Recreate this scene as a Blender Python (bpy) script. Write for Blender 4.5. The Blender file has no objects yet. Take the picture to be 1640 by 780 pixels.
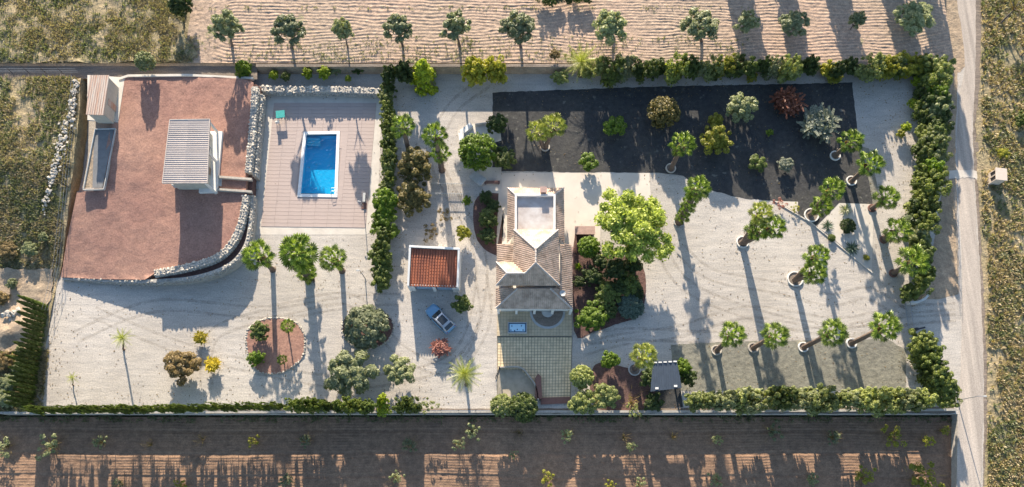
import bpy, bmesh, math, random
import numpy as np
from mathutils import Vector, Matrix, noise
from mathutils.geometry import delaunay_2d_cdt
S = bpy.context.scene
COL = S.collection
R = math.radians
rnd = random.Random(7)
# ---------------------------------------------------------------- camera
H = 88.0; TILT = R(13.0); FPX = 1093.0; CX, CY = 820.0, 530.0
cd = bpy.data.cameras.new('camera'); cam = bpy.data.objects.new('camera', cd); COL.objects.link(cam)
cam.location = (0, 0, H); cam.rotation_euler = (TILT, 0, 0)
cd.sensor_width = 36; cd.lens = 36*FPX/1640; cd.shift_y = (CY-390)/1640
cd.clip_start = 1; cd.clip_end = 3000
S.camera = cam
# ---------------------------------------------------------------- light
EL = R(17); AZX = -0.12                       # sun stands north, a touch west
sd = Vector((AZX, 1, 0)).normalized()*math.cos(EL); sd.z = math.sin(EL)
sl = bpy.data.lights.new('sun', 'SUN'); sl.energy = 5.0; sl.angle = R(0.55); sl.color = (1, .88, .72)
so = bpy.data.objects.new('sun', sl); COL.objects.link(so)
so.rotation_euler = (-sd).to_track_quat('-Z', 'Y').to_euler(); so.location = (0, 60, 80)
W = bpy.data.worlds.new("World"); S.world = W; W.use_nodes = True
nt = W.node_tree; bg = nt.nodes['Background']; sk = nt.nodes.new('ShaderNodeTexSky')
sk.sky_type = 'NISHITA'; sk.sun_disc = False; sk.sun_elevation = EL; sk.sun_rotation = math.atan2(AZX, 1)
sk.air_density = 1.0; sk.dust_density = 1.0; sk.ozone_density = 1.9
nt.links.new(sk.outputs[0], bg.inputs[0]); bg.inputs[1].default_value = 0.107
S.view_settings.view_transform = 'Standard'; S.view_settings.look = 'None'
S.view_settings.exposure = 1.45; S.view_settings.gamma = 1.0
# ---------------------------------------------------------------- helpers
ct, st = math.cos(TILT), math.sin(TILT)
def ray(px, py):
    u = (px-CX)/FPX; v = (CY-py)/FPX
    return Vector((u, st+v*ct, -ct+v*st))
def G(px, py, z=0.0):                          # point of the place at height z seen at photo pixel px, py
    d = ray(px, py); s = (z-H)/d.z
    return Vector((d.x*s, d.y*s, z))
def mpp(px, py, z=0.0):
    return ((z-H)/ray(px, py).z)/FPX
def pix(p):
    q = Vector(p)-Vector((0, 0, H))
    d = q.y*st-q.z*ct; return (CX+FPX*q.x/d, CY-FPX*(q.y*ct+q.z*st)/d)
def tag(o, label=None, cat=None, group=None, kind=None):
    if label: o['label'] = label
    if cat: o['category'] = cat
    if group: o['group'] = group
    if kind: o['kind'] = kind
    return o
def empty(name, loc, rz=0):
    o = bpy.data.objects.new(name, None); COL.objects.link(o); o.location = loc; o.rotation_euler = (0, 0, rz)
    o.empty_display_size = .3; return o
def link(name, me, mat=None, parent=None, loc=(0, 0, 0), rot=(0, 0, 0), sc=(1, 1, 1)):
    o = bpy.data.objects.new(name, me); COL.objects.link(o)
    if parent: o.parent = parent
    o.location = loc; o.rotation_euler = rot; o.scale = sc
    if mat:
        if not me.materials: me.materials.append(mat)
        elif me.materials[0] != mat:
            o.material_slots[0].link = 'OBJECT'; o.material_slots[0].material = mat
    return o
def npmesh(name, V, F, smooth=False):
    me = bpy.data.meshes.new(name); V = np.asarray(V, np.float32); F = np.asarray(F, np.int32)
    k = F.shape[1]
    me.vertices.add(len(V)); me.vertices.foreach_set('co', V.ravel())
    me.loops.add(F.size); me.loops.foreach_set('vertex_index', F.ravel())
    me.polygons.add(len(F)); me.polygons.foreach_set('loop_start', np.arange(0, F.size, k, dtype=np.int32))
    me.polygons.foreach_set('loop_total', np.full(len(F), k, np.int32))
    if smooth: me.polygons.foreach_set('use_smooth', np.ones(len(F), bool))
    me.update(calc_edges=True); me.validate(); return me
class MB:
    def __init__(s): s.v = []; s.f = []
    def quad(s, *p):
        n = len(s.v); s.v += [tuple(q) for q in p]; s.f.append(tuple(range(n, n+len(p)))); return s
    def box(s, c, d, rz=0, M=None):
        n = len(s.v); x, y, z = d[0]/2, d[1]/2, d[2]/2; cr, sr = math.cos(rz), math.sin(rz)
        for i in range(8):
            a = x if i & 1 else -x; b = y if i & 2 else -y; e = z if i & 4 else -z
            p = Vector((c[0]+a*cr-b*sr, c[1]+a*sr+b*cr, c[2]+e))
            s.v.append(tuple(M @ p if M else p))
        s.f += [tuple(n+j for j in q) for q in ((0, 2, 3, 1), (4, 5, 7, 6), (0, 1, 5, 4), (2, 6, 7, 3), (0, 4, 6, 2), (1, 3, 7, 5))]; return s
    def prism(s, poly, z0, z1, cap=True):     # poly of xy; z0/z1 numbers or lists
        n = len(s.v); k = len(poly)
        for i, p in enumerate(poly): s.v.append((p[0], p[1], z0[i] if isinstance(z0, (list, tuple)) else z0))
        for i, p in enumerate(poly): s.v.append((p[0], p[1], z1[i] if isinstance(z1, (list, tuple)) else z1))
        for i in range(k): j = (i+1) % k; s.f.append((n+i, n+j, n+k+j, n+k+i))
        if cap: s.f.append(tuple(n+k+i for i in range(k))); s.f.append(tuple(n+i for i in reversed(range(k))))
        return s
    def bar(s, a, b, w, h=None):
        a, b = Vector(a), Vector(b); h = h or w; d = (b-a)
        up = Vector((0, 0, 1)) if abs(d.normalized().z) < .95 else Vector((1, 0, 0))
        x = d.cross(up).normalized()*w/2; y = x.cross(d).normalized()*h/2; n = len(s.v)
        for p in (a, b):
            for e, g in ((-1, -1), (1, -1), (1, 1), (-1, 1)): s.v.append(tuple(p+x*e+y*g))
        s.f += [(n, n+3, n+2, n+1), (n+4, n+5, n+6, n+7)]+[(n+i, n+(i+1) % 4, n+4+(i+1) % 4, n+4+i) for i in range(4)]; return s
    def tube(s, pts, rad, seg=8, caps=True):
        pts = [Vector(p) for p in pts]; n = len(s.v); m = len(pts)
        for i, p in enumerate(pts):
            d = (pts[min(i+1, m-1)]-pts[max(i-1, 0)]).normalized()
            x = d.cross(Vector((0, 1, 0)) if abs(d.y) < .9 else Vector((1, 0, 0))).normalized(); y = d.cross(x)
            r = rad[i] if isinstance(rad, (list, tuple)) else rad
            for k in range(seg):
                a = 2*math.pi*k/seg; s.v.append(tuple(p+x*r*math.cos(a)+y*r*math.sin(a)))
        for i in range(m-1):
            for k in range(seg):
                j = (k+1) % seg; s.f.append((n+i*seg+k, n+i*seg+j, n+(i+1)*seg+j, n+(i+1)*seg+k))
        if caps: s.f.append(tuple(n+(m-1)*seg+k for k in range(seg))); s.f.append(tuple(n+k for k in reversed(range(seg))))
        return s
    def mesh(s, name, smooth=False, bevel=0):
        me = bpy.data.meshes.new(name); me.from_pydata(s.v, [], s.f); me.validate()
        bm = bmesh.new(); bm.from_mesh(me)
        bmesh.ops.recalc_face_normals(bm, faces=bm.faces)
        if bevel: bmesh.ops.bevel(bm, geom=bm.edges[:], offset=bevel, segments=1, affect='EDGES')
        bm.to_mesh(me); bm.free()
        if smooth: me.polygons.foreach_set('use_smooth', [True]*len(me.polygons))
        me.update(); return me
    def obj(s, name, mat, parent=None, smooth=False, bevel=0, loc=(0, 0, 0), rot=(0, 0, 0)):
        return link(name, s.mesh(name, smooth, bevel), mat, parent, loc, rot)
def curve(pts, n=6, closed=False):            # Catmull-Rom through any tuples
    out = []; m = len(pts); P = [np.array(p, float) for p in pts]
    rng = range(m) if closed else range(m-1)
    for i in rng:
        a = P[(i-1) % m] if closed or i > 0 else P[i]; b = P[i]; c = P[(i+1) % m]
        d = P[(i+2) % m] if closed or i+2 < m else c
        for k in range(n):
            t = k/n; out.append(tuple(.5*((2*b)+(-a+c)*t+(2*a-5*b+4*c-d)*t*t+(-a+3*b-3*c+d)*t**3)))
    if not closed: out.append(tuple(P[-1]))
    return out
def wob(poly, amp=1.0, step=5, seed=0, closed=True):
    r = random.Random(seed); out = []
    m = len(poly)
    for i in range(m if closed else m-1):
        a, b = poly[i], poly[(i+1) % m]; L = math.dist(a[:2], b[:2]); k = max(1, int(L/step))
        for j in range(k):
            t = j/k; out.append((a[0]+(b[0]-a[0])*t+r.uniform(-amp, amp), a[1]+(b[1]-a[1])*t+r.uniform(-amp, amp)))
    return out
def sheet(name, poly, z, mat, step=None, bump=0, bs=.25, kind='structure', parent=None, skirt=0, smooth=True):
    zf = z if callable(z) else (lambda a, b: z)
    n = len(poly); pts = [Vector((p[0], p[1])) for p in poly]
    if step:
        xs = [p[0] for p in poly]; ys = [p[1] for p in poly]
        def ins(x, y):
            c = False; j = n-1
            for i in range(n):
                xi, yi = poly[i][:2]; xj, yj = poly[j][:2]
                if (yi > y) != (yj > y) and x < (xj-xi)*(y-yi)/(yj-yi)+xi: c = not c
                j = i
            return c
        y = min(ys)+step/2
        while y < max(ys):
            x = min(xs)+step/2
            while x < max(xs):
                X, Y = x+rnd.uniform(-.3, .3)*step, y+rnd.uniform(-.3, .3)*step
                if ins(X, Y): pts.append(Vector((X, Y)))
                x += step
            y += step
    res = delaunay_2d_cdt(pts, [(i, (i+1) % n) for i in range(n)], [], 1, 1e-5)
    V = []
    for p in res[0]:
        g = G(p.x, p.y, zf(p.x, p.y))
        if bump: g.z += bump*(noise.noise(Vector((g.x*bs, g.y*bs, 3)))+.5*noise.noise(Vector((g.x*bs*3, g.y*bs*3, 9))))
        V.append(g)
    mb = MB(); mb.v = [tuple(v) for v in V]; mb.f = [tuple(f) for f in res[2]]
    if skirt:
        for i in range(n):
            a, b = [G(*poly[k][:2], zf(*poly[k][:2])) for k in (i, (i+1) % n)]
            mb.quad(a, b, b-Vector((0, 0, skirt)), a-Vector((0, 0, skirt)))
    me = bpy.data.meshes.new(name); me.from_pydata(mb.v, [], mb.f)
    for i, p in enumerate(me.polygons):
        if i < len(res[2]) and p.normal.z < 0: p.flip()
    if smooth: me.polygons.foreach_set('use_smooth', [i < len(res[2]) for i in range(len(me.polygons))])
    o = link(name, me, mat, parent)
    if kind: o['kind'] = kind
    return o
# ---------------------------------------------------------------- materials
def newmat(name):
    m = bpy.data.materials.new(name); m.use_nodes = True; t = m.node_tree
    return m, t, t.nodes['Principled BSDF']
def N(t, typ, **kw):
    n = t.nodes.new(typ)
    for k, v in kw.items():
        if k.startswith('i_'): n.inputs[k[2:]].default_value = v
        else: setattr(n, k, v)
    return n
def noise_n(t, co, scale, detail=4, rough=.55):
    n = N(t, 'ShaderNodeTexNoise'); n.inputs['Scale'].default_value = scale
    n.inputs['Detail'].default_value = detail; n.inputs['Roughness'].default_value = rough
    t.links.new(co, n.inputs['Vector']); return n
def ramp(t, fac, a, b, c0, c1):
    r = N(t, 'ShaderNodeValToRGB'); r.color_ramp.elements[0].position = a; r.color_ramp.elements[1].position = b
    r.color_ramp.elements[0].color = (*c0, 1); r.color_ramp.elements[1].color = (*c1, 1)
    t.links.new(fac, r.inputs[0]); return r
def mixc(t, fac, a, b, mode='MIX'):
    m = N(t, 'ShaderNodeMix', data_type='RGBA', blend_type=mode)
    if hasattr(fac, 'default_value') or not isinstance(fac, (int, float)): t.links.new(fac, m.inputs[0])
    else: m.inputs[0].default_value = fac
    for s, i in ((a, 6), (b, 7)):
        if isinstance(s, tuple): m.inputs[i].default_value = (*s, 1)
        else: t.links.new(s, m.inputs[i])
    return m.outputs[2]
def ground(name, c, c2, macro=.12, mid=1.2, fine=9, bump=.06, bfine=.5, rough=.95, spots=None, stretch=None, macro_amt=.9, mc=.8):
    m, t, p = newmat(name)
    tc = N(t, 'ShaderNodeTexCoord').outputs['Object']
    if stretch:
        mp = N(t, 'ShaderNodeMapping'); mp.inputs['Scale'].default_value = stretch; t.links.new(tc, mp.inputs[0]); ts = mp.outputs[0]
    else: ts = tc
    n1 = noise_n(t, tc, macro, 5, .6); n2 = noise_n(t, ts, mid, 6, .65); n3 = noise_n(t, tc, fine, 3, .7)
    a = ramp(t, n1.outputs[0], .35, .65, c, c2).outputs[0]
    a = mixc(t, macro_amt, c, a)
    b = ramp(t, n2.outputs[0], .3, .7, (.62, .62, .62), (1.28, 1.26, 1.22)).outputs[0]
    a = mixc(t, mc, a, b, 'MULTIPLY')
    d = ramp(t, n3.outputs[0], .3, .72, (.66, .66, .68), (1.3, 1.3, 1.3)).outputs[0]
    a = mixc(t, .8, a, d, 'MULTIPLY')
    if spots:
        n4 = noise_n(t, tc, spots[0], 3, .6); f = ramp(t, n4.outputs[0], spots[1], spots[1]+.08, (0, 0, 0), (1, 1, 1)).outputs[0]
        a = mixc(t, f, a, spots[2])
    t.links.new(a, p.inputs['Base Color']); p.inputs['Roughness'].default_value = rough
    p.inputs['Specular IOR Level'].default_value = .2
    b1 = N(t, 'ShaderNodeBump'); b1.inputs['Strength'].default_value = 1; b1.inputs['Distance'].default_value = bump
    t.links.new(n2.outputs[0], b1.inputs['Height'])
    b2 = N(t, 'ShaderNodeBump'); b2.inputs['Strength'].default_value = bfine; b2.inputs['Distance'].default_value = .03
    t.links.new(n3.outputs[0], b2.inputs['Height']); t.links.new(b1.outputs[0], b2.inputs['Normal'])
    t.links.new(b2.outputs[0], p.inputs['Normal']); return m
def plain(name, c, rough=.7, var=.25, scale=2.5, metal=0, bump=.0, c2=None, spec=.4, stretch=None, obvar=0):
    m, t, p = newmat(name); tc = N(t, 'ShaderNodeTexCoord').outputs['Object']
    if stretch:
        mp = N(t, 'ShaderNodeMapping'); mp.inputs['Scale'].default_value = stretch; t.links.new(tc, mp.inputs[0]); tc = mp.outputs[0]
    n = noise_n(t, tc, scale, 6, .65)
    c2 = c2 or tuple(x*(1-var) for x in c)
    a = ramp(t, n.outputs[0], .35, .65, c2, c).outputs[0]
    if obvar:
        oi = N(t, 'ShaderNodeObjectInfo'); r = ramp(t, oi.outputs['Random'], 0, 1, (1-obvar,)*3, (1+obvar, 1+obvar*.9, 1+obvar*.7)).outputs[0]
        a = mixc(t, 1.0, a, r, 'MULTIPLY')
    t.links.new(a, p.inputs['Base Color']); p.inputs['Roughness'].default_value = rough
    p.inputs['Metallic'].default_value = metal; p.inputs['Specular IOR Level'].default_value = spec
    if bump:
        b = N(t, 'ShaderNodeBump'); b.inputs['Distance'].default_value = bump; n5 = noise_n(t, tc, scale*5, 4, .6)
        t.links.new(n5.outputs[0], b.inputs['Height']); t.links.new(b.outputs[0], p.inputs['Normal'])
    return m
def leaf(name, c, c2, tr=.3, rough=.5, ov=.25):
    m, t, p = newmat(name); g = N(t, 'ShaderNodeNewGeometry'); oi = N(t, 'ShaderNodeObjectInfo')
    a = ramp(t, g.outputs['Random Per Island'], 0, 1, c, c2).outputs[0]
    r = ramp(t, oi.outputs['Random'], 0, 1, (1-ov, 1-ov, 1-ov), (1+ov, 1+ov*.8, 1+ov*.3)).outputs[0]
    a = mixc(t, 1.0, a, r, 'MULTIPLY')
    t.links.new(a, p.inputs['Base Color']); p.inputs['Roughness'].default_value = rough; p.inputs['Specular IOR Level'].default_value = .35
    tl = N(t, 'ShaderNodeBsdfTranslucent'); t.links.new(mixc(t, 1.0, a, (1.4, 1.5, .6), 'MULTIPLY'), tl.inputs[0])
    mx = N(t, 'ShaderNodeMixShader'); mx.inputs[0].default_value = tr
    t.links.new(p.outputs[0], mx.inputs[1]); t.links.new(tl.outputs[0], mx.inputs[2])
    t.links.new(mx.outputs[0], t.nodes['Material Output'].inputs[0]); return m
M = dict(
 far=ground('far_soil', (.24, .2, .13), (.16, .16, .08)),
 gravel=ground('pale_gravel', (.53, .485, .43), (.43, .385, .33), macro=.07, mid=.8, fine=6, bump=.045, bfine=.4, stretch=(.45, 1.7, 1), mc=.4, spots=(1.1, .72, (.2, .17, .13))),
 drygrass=ground('dry_grass_soil', (.40, .31, .19), (.24, .21, .12), macro=.16, mid=1.0, fine=5, bump=.3),
 eastgrass=ground('verge_soil', (.40, .32, .20), (.24, .21, .12), macro=.2, mid=1.2, fine=5, bump=.3),
 field=ground('ploughed_pink_soil', (.47, .335, .25), (.40, .31, .23), macro=.06, mid=1.6, fine=6, bump=.12, bfine=.8, spots=(.22, .66, (.2, .21, .1))),
 southfield=ground('ploughed_brown_soil', (.33, .205, .13), (.22, .145, .10), macro=.08, mid=1.4, fine=6, bump=.1, bfine=.8),
 red=ground('red_gravel', (.37, .215, .16), (.30, .165, .13), macro=.12, mid=1.1, fine=5, bump=.07, bfine=.7, mc=.45),
 redsoil=ground('red_bed_soil', (.17, .10, .085), (.12, .075, .065), mid=2, fine=8, bump=.08),
 black=ground('dark_ground_cover', (.052, .053, .055), (.075, .073, .068), macro=.3, mid=1.6, fine=7, bump=.08, bfine=.6, spots=(.9, .63, (.15, .145, .125))),
 grey=ground('olive_grey_grit', (.26, .25, .20), (.20, .19, .155), macro=.12, mid=1.3, fine=7, bump=.1, bfine=.8),
 road=ground('pale_asphalt_road', (.49, .425, .36), (.44, .38, .325), macro=.08, mid=.35, fine=9, bump=.004, bfine=.2, stretch=(3., .12, 1)),
 dirt=ground('sandy_dirt', (.44, .33, .23), (.34, .27, .19), macro=.12, mid=1, fine=6, bump=.2),
 track=ground('farm_track', (.27, .22, .18), (.19, .16, .13), mid=1, fine=6, bump=.08, stretch=(.2, 1.5, 1)),
 concrete=plain('pale_concrete', (.62, .56, .48), .8, .16, .7, bump=.004),
 patio=plain('cream_paving', (.66, .58, .49), .75, .12, .5, bump=.003),
 white=plain('white_render', (.78, .75, .69), .7, .12, 1.2, bump=.004),
 greywhite=plain('grey_white_render', (.5, .5, .48), .8, .25, 1.2),
 joint=plain('deck_joint', (.40, .32, .28), .8, .16, .5),
 deck=plain('pinkish_deck_boards', (.46, .365, .32), .75, .1, .5, bump=.004, obvar=.03),
 stone=plain('limestone', (.53, .48, .41), .85, .25, 3.5, bump=.02, obvar=.16),
 stonecore=plain('wall_mortar', (.44, .41, .36), .9, .3, 2),
 tile=plain('weathered_roof_tile', (.66, .49, .37), .8, .34, 1.1, c2=(.36, .26, .19), bump=.01),
 tiledark=plain('ridge_tile', (.58, .5, .44), .8, .25, 2),
 redtile=plain('red_roof_tile', (.42, .13, .06), .65, .5, .8, c2=(.20, .065, .04), bump=.006, stretch=(1, .35, 1)),
 ribroof=plain('grey_ribbed_roof', (.52, .44, .39), .65, .16, 1.0, stretch=(.3, 2, 1)),
 rust=plain('rusty_sheet', (.52, .47, .41), .7, .3, 1.4, c2=(.42, .22, .14), stretch=(5, .25, 1)),
 slate=plain('blue_grey_sheet', (.065, .085, .115), .5, .2, 1.5, metal=.0),
 ytile=plain('ochre_tile', (.64, .51, .33), .6, .22, 1.5, obvar=.1),
 dtile=plain('plain_terrace_paving', (.50, .42, .31), .8, .25, 1.2),
 gtile=plain('terrace_tile', (.86, .67, .41), .6, .3, 1.2),
 grout=plain('dark_grout', (.24, .215, .165), .9, .2, 3),
 brownstep=plain('brown_clay', (.22, .11, .085), .8, .2, 3),
 pinkbrick=plain('pink_brick', (.45, .30, .25), .8, .25, 3),
 bark=plain('palm_bark', (.20, .145, .11), .95, .4, 6, bump=.04),
 barkg=plain('grey_bark', (.17, .135, .11), .95, .3, 6, bump=.03),
 wood=plain('aged_wood', (.30, .22, .15), .85, .3, 4),
 metal=plain('grey_metal', (.35, .36, .37), .45, .15, 4, metal=.5),
 darkmetal=plain('dark_metal', (.04, .042, .05), .5, .15, 4),
 glass=plain('dark_glass', (.02, .025, .03), .08, .1, 4, spec=.8),
 carblue=plain('blue_car_paint', (.15, .32, .48), .28, .06, 2, spec=.6),
 silver=plain('silver_trim', (.5, .52, .55), .3, .1, 2, metal=.4),
 tyre=plain('black_rubber', (.02, .02, .02), .8, .1, 4),
 redlamp=plain('red_lamp_lens', (.4, .02, .02), .3, .1, 4),
 lamplens=plain('clear_lamp_lens', (.75, .78, .8), .15, .05, 4),
 teal=plain('teal_fabric', (.02, .33, .30), .7, .15, 3),
 poolwhite=plain('white_coping', (.82, .80, .76), .6, .08, 2),
 tubblue=plain('pale_blue_tub', (.55, .80, .92), .25, .1, 3),
 tubdark=plain('navy_liner', (.02, .06, .12), .4, .1, 3),
 hutw=plain('cream_render', (.62, .52, .43), .8, .12, 2),
 shedw=plain('dusty_cream_render', (.52, .48, .40), .8, .18, 1.5),
)
L = dict(
 olive=leaf('olive_leaves', (.10, .125, .055), (.31, .33, .19)),
 olive2=leaf('pale_olive_leaves', (.14, .17, .07), (.38, .40, .22)),
 mid=leaf('mid_green_leaves', (.035, .055, .012), (.19, .24, .055)),
 bright=leaf('bright_green_leaves', (.04, .085, .01), (.26, .37, .035), tr=.4),
 lime=leaf('lime_leaves', (.10, .15, .012), (.46, .53, .045), tr=.4),
 dark=leaf('dark_green_leaves', (.02, .04, .01), (.10, .14, .035)),
 hedge=leaf('hedge_leaves', (.045, .07, .015), (.30, .34, .09), tr=.35),
 hedge2=leaf('light_hedge_leaves', (.07, .10, .03), (.40, .43, .16), tr=.35),
 cyp=leaf('cypress_leaves', (.03, .055, .012), (.15, .20, .045)),
 yellow=leaf('yellow_leaves', (.32, .25, .02), (.72, .58, .05)),
 yelgreen=leaf('yellow_green_leaves', (.16, .18, .02), (.45, .42, .06), tr=.4),
 bronze=leaf('bronze_green_leaves', (.03, .038, .01), (.24, .185, .055)),
 copper=leaf('copper_leaves', (.10, .035, .02), (.32, .12, .07)),
 pink=leaf('pink_dry_leaves', (.25, .09, .075), (.52, .24, .19)),
 brown=leaf('brown_dry_leaves', (.10, .07, .03), (.30, .22, .10)),
 silver=leaf('silvery_leaves', (.13, .16, .11), (.42, .43, .33)),
 blue=leaf('blue_green_leaves', (.04, .075, .06), (.16, .22, .18)),
 palm=leaf('palm_leaves', (.055, .11, .012), (.36, .45, .09), tr=.35, rough=.38),
 palmd=leaf('yellow_palm_leaves', (.18, .22, .03), (.50, .52, .16), tr=.35, rough=.38),
 dry=leaf('dry_palm_leaves', (.14, .09, .05), (.30, .22, .13)),
 straw=leaf('straw_grass', (.22, .175, .105), (.52, .43, .29), tr=.3),
 feather=leaf('feathery_leaves', (.11, .16, .03), (.50, .56, .13), tr=.4),
 weed=leaf('green_weeds', (.085, .10, .05), (.27, .28, .15), tr=.3),
)
# ---------------------------------------------------------------- terrain
def clamp(x, a=0., b=1.): return max(a, min(b, x))
far = MB().quad((-700, -500, -2.2), (700, -500, -2.2), (700, 900, -2.2), (-700, 900, -2.2)).obj('ground', M['far']); far['kind'] = 'structure'
plot = sheet('plot_ground', [(40, 663), (92, 450), (100, 430), (126, 116), (1514, 116), (1514, -260), (2150, -260), (2150, 1150), (1534, 1150), (1534, 663)], 0, M['gravel'], skirt=1.6)
NZ = 1.7
def ngrid(name, x0, x1, dx, y0, y1, dy, zf, mat, inside=None):
    nx = int((x1-x0)/dx)+1; ny = int((y1-y0)/dy)+1
    X, Y = np.meshgrid(np.linspace(x0, x1, nx), np.linspace(y0, y1, ny)); Z = zf(X, Y)
    V = np.stack([X.ravel(), Y.ravel(), Z.ravel()], 1)
    i = (np.arange(ny-1)[:, None]*nx+np.arange(nx-1)[None]).ravel()
    F = np.stack([i, i+1, i+nx+1, i+nx], 1)
    if inside is not None:
        k = inside(X.ravel(), Y.ravel()); F = F[k[F].all(1)]
    me = npmesh(name, V, F, True); return link(name, me, mat)
def vnoise(X, Y, s, seed=0):                   # cheap smooth value noise
    r = np.random.RandomState(seed); g = r.rand(64, 64)*2-1
    x = X*s+100; y = Y*s+100; xi = np.floor(x).astype(int); yi = np.floor(y).astype(int); fx = x-xi; fy = y-yi
    fx = fx*fx*(3-2*fx); fy = fy*fy*(3-2*fy); g0 = lambda a, b: g[a % 64, b % 64]
    return (g0(xi, yi)*(1-fx)+g0(xi+1, yi)*fx)*(1-fy)+(g0(xi, yi+1)*(1-fx)+g0(xi+1, yi+1)*fx)*fy
# north field: furrows that wheel round at the west end
nf0 = G(318, 98, NZ); nfw = G(340, 60, NZ); nfe = G(1512, 0, NZ)
yc = G(500, 45, NZ).y
def nfz(X, Y):
    wb = 1.0*vnoise(X, Y, .06, 1)+.35*vnoise(X, Y, .2, 2)+.12*vnoise(X, Y, .7, 5)
    dxl = np.minimum(X-(nfw.x+3), 0); dxr = np.maximum(X-(nfe.x-9), 0)
    ph = np.sqrt((Y-yc)**2+(dxl*.9)**2+.02)+wb + dxr*dxr*.03
    w = ph/.52; t = np.abs(w-np.floor(w)-.5)*2
    return NZ+.02+.055*(t-.5)*(1+.5*vnoise(X, Y, .5, 3))+.025*vnoise(X, Y, 2.2, 4)+.018*vnoise(X, Y, 5, 6)
wl = G(300, 60, NZ).x
ytop = G(820, 101, NZ).y
nf = ngrid('ploughed_field', wl, nfe.x, .3, ytop, ytop+15.5, .085, nfz, M['field'])
nf['kind'] = 'structure'
sheet('north_terrain', [(-420, -360), (1512, -360), (1512, 102), (412, 102), (-420, 102)], NZ-.14, M['drygrass'], skirt=2.2)
sheet('meadow', wob([(-420, -200), (292, -200), (300, 4), (292, 30), (296, 60), (318, 88), (300, 97), (150, 100), (-420, 100)], 2, 12, 3), NZ+.15, M['drygrass'], step=8, bump=.3, bs=.5)
sheet('field_bank', [(-420, 101), (409, 101), (409, 107), (-420, 107)], lambda x, y: NZ-.1-(y-101)/6*.35, M['dirt'], bump=.0)
sheet('field_track', [(-420, 106), (412, 106), (412, 127), (196, 126), (-420, 126)], 1.32, M['track'])
def zw(px, py):
    return .05+2.0*(1-clamp((py-260)/190.))*(1 if py < 600 else 1)
sheet('west_field', wob([(-420, 124), (130, 124), (126, 200), (110, 330), (98, 430), (88, 470), (54, 661), (-420, 661)], .6, 10, 4), zw, M['drygrass'], step=8, bump=.26, bs=.5, skirt=2.0)
sheet('dirt_patch', wob([(-100, 425), (86, 432), (80, 480), (62, 500), (60, 540), (40, 562), (-100, 560)], 2, 8, 5), lambda x, y: zw(x, y)+.22+.5*math.exp(-((x-38)**2+(y-520)**2)/260.)+.6*math.exp(-((x-5)**2+(y-530)**2)/300.), M['dirt'], step=7, bump=.3, bs=.4)
# south field, lower than the plot
SZ = -1.3
s0 = G(-330, 668, SZ); s1 = G(1531, 668, SZ)
def sfz(X, Y):
    wb = .25*vnoise(X, Y, .08, 11)+.06*vnoise(X, Y, .5, 12)
    w = (Y+wb)/.36; t = np.abs(w-np.floor(w)-.5)*2
    w2 = (Y+wb)/2.9; t2 = np.clip(1-np.abs(w2-np.floor(w2)-.5)*9, 0, 1)
    return SZ+.035*(t-.5)*(1+vnoise(X, Y, .4, 13))-.09*t2+.03*vnoise(X, Y, 2.5, 14)
sf = ngrid('vineyard_soil', s0.x, s1.x, .4, s0.y-26, s0.y, .09, sfz, M['southfield']); sf['kind'] = 'structure'
# red gravel terrace
def zt(px, py):
    w = clamp((py-250)/195.)*clamp((335-px)/235.)
    return 2.1-1.65*w
terr_poly = curve([(196, 123), (300, 121), (409, 128)], 4)[:-1]+curve([(406, 132), (402, 200), (396, 270), (393, 312), (388, 348), (373, 386), (346, 412), (300, 428), (250, 436)], 5)+[(232, 448), (160, 447), (98, 444), (108, 380), (123, 306), (150, 306), (176, 205), (186, 190), (196, 140)]
sheet('gravel_terrace', terr_poly, zt, M['red'], step=8, bump=.09, bs=.6, skirt=1.9)
# planted strip between the two stone walls
strip = curve([(409, 134), (405, 200), (399, 280), (397, 315), (392, 350), (379, 388), (352, 416), (305, 433), (248, 440)], 4)
strip2 = curve([(418, 140), (413, 200), (406, 282), (403, 315), (400, 350), (392, 395), (365, 424), (310, 445), (248, 450)], 4)
sheet('planted_strip', strip+strip2[::-1], lambda x, y: 1.45*(1-.35*clamp((320-x)/90)), M['redsoil'], skirt=1.4)
# flat surfaces on the plot
E1 = .012
sheet('dark_garden_cover', wob([(789, 148), (1000, 140), (1365, 132), (1372, 200), (1376, 240), (1392, 290), (1398, 327), (1322, 325), (1240, 322), (1190, 318), (1130, 303), (1094, 282), (1060, 277), (789, 274)], .7, 6, 8), E1, M['black'])
sheet('side_path', [(1372, 232), (1392, 238), (1412, 327), (1398, 327), (1392, 290), (1376, 240)], E1+.006, M['grey'])
sheet('grit_bed', wob([(1074, 552), (1150, 548), (1290, 545), (1420, 543), (1452, 560), (1450, 626), (1090, 626), (1078, 600)], .8, 6, 9), E1, M['grey'])
sheet('patio', [(803, 277), (1040, 277), (1042, 310), (1040, 345), (1000, 352), (962, 362), (955, 470), (918, 470), (805, 470)], E1, M['patio'])
sheet('patio_east', [(905, 395), (955, 395), (955, 470), (905, 470)], E1+.01, M['pinkbrick'])
sheet('pool_surround', [(430, 152), (612, 154), (604, 368), (585, 376), (405, 376)], E1, M['concrete'])
sheet('garden_bed', wob(curve([(920, 376), (940, 372), (955, 410), (1000, 410), (1030, 430), (1034, 470), (1024, 505), (985, 520), (950, 532), (920, 530)], 4, True), .5, 5, 2), E1+.02, M['redsoil'])
sheet('terrace_bed', wob(curve([(948, 592), (965, 580), (1000, 588), (1040, 600), (1050, 625), (1030, 655), (960, 655), (945, 625)], 4, True), .5, 5, 6), E1+.02, M['redsoil'])
sheet('round_bed', curve([(395, 553), (400, 525), (425, 511), (460, 511), (482, 525), (489, 553), (478, 580), (445, 598), (410, 592)], 4, True), .1, M['red'])
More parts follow.
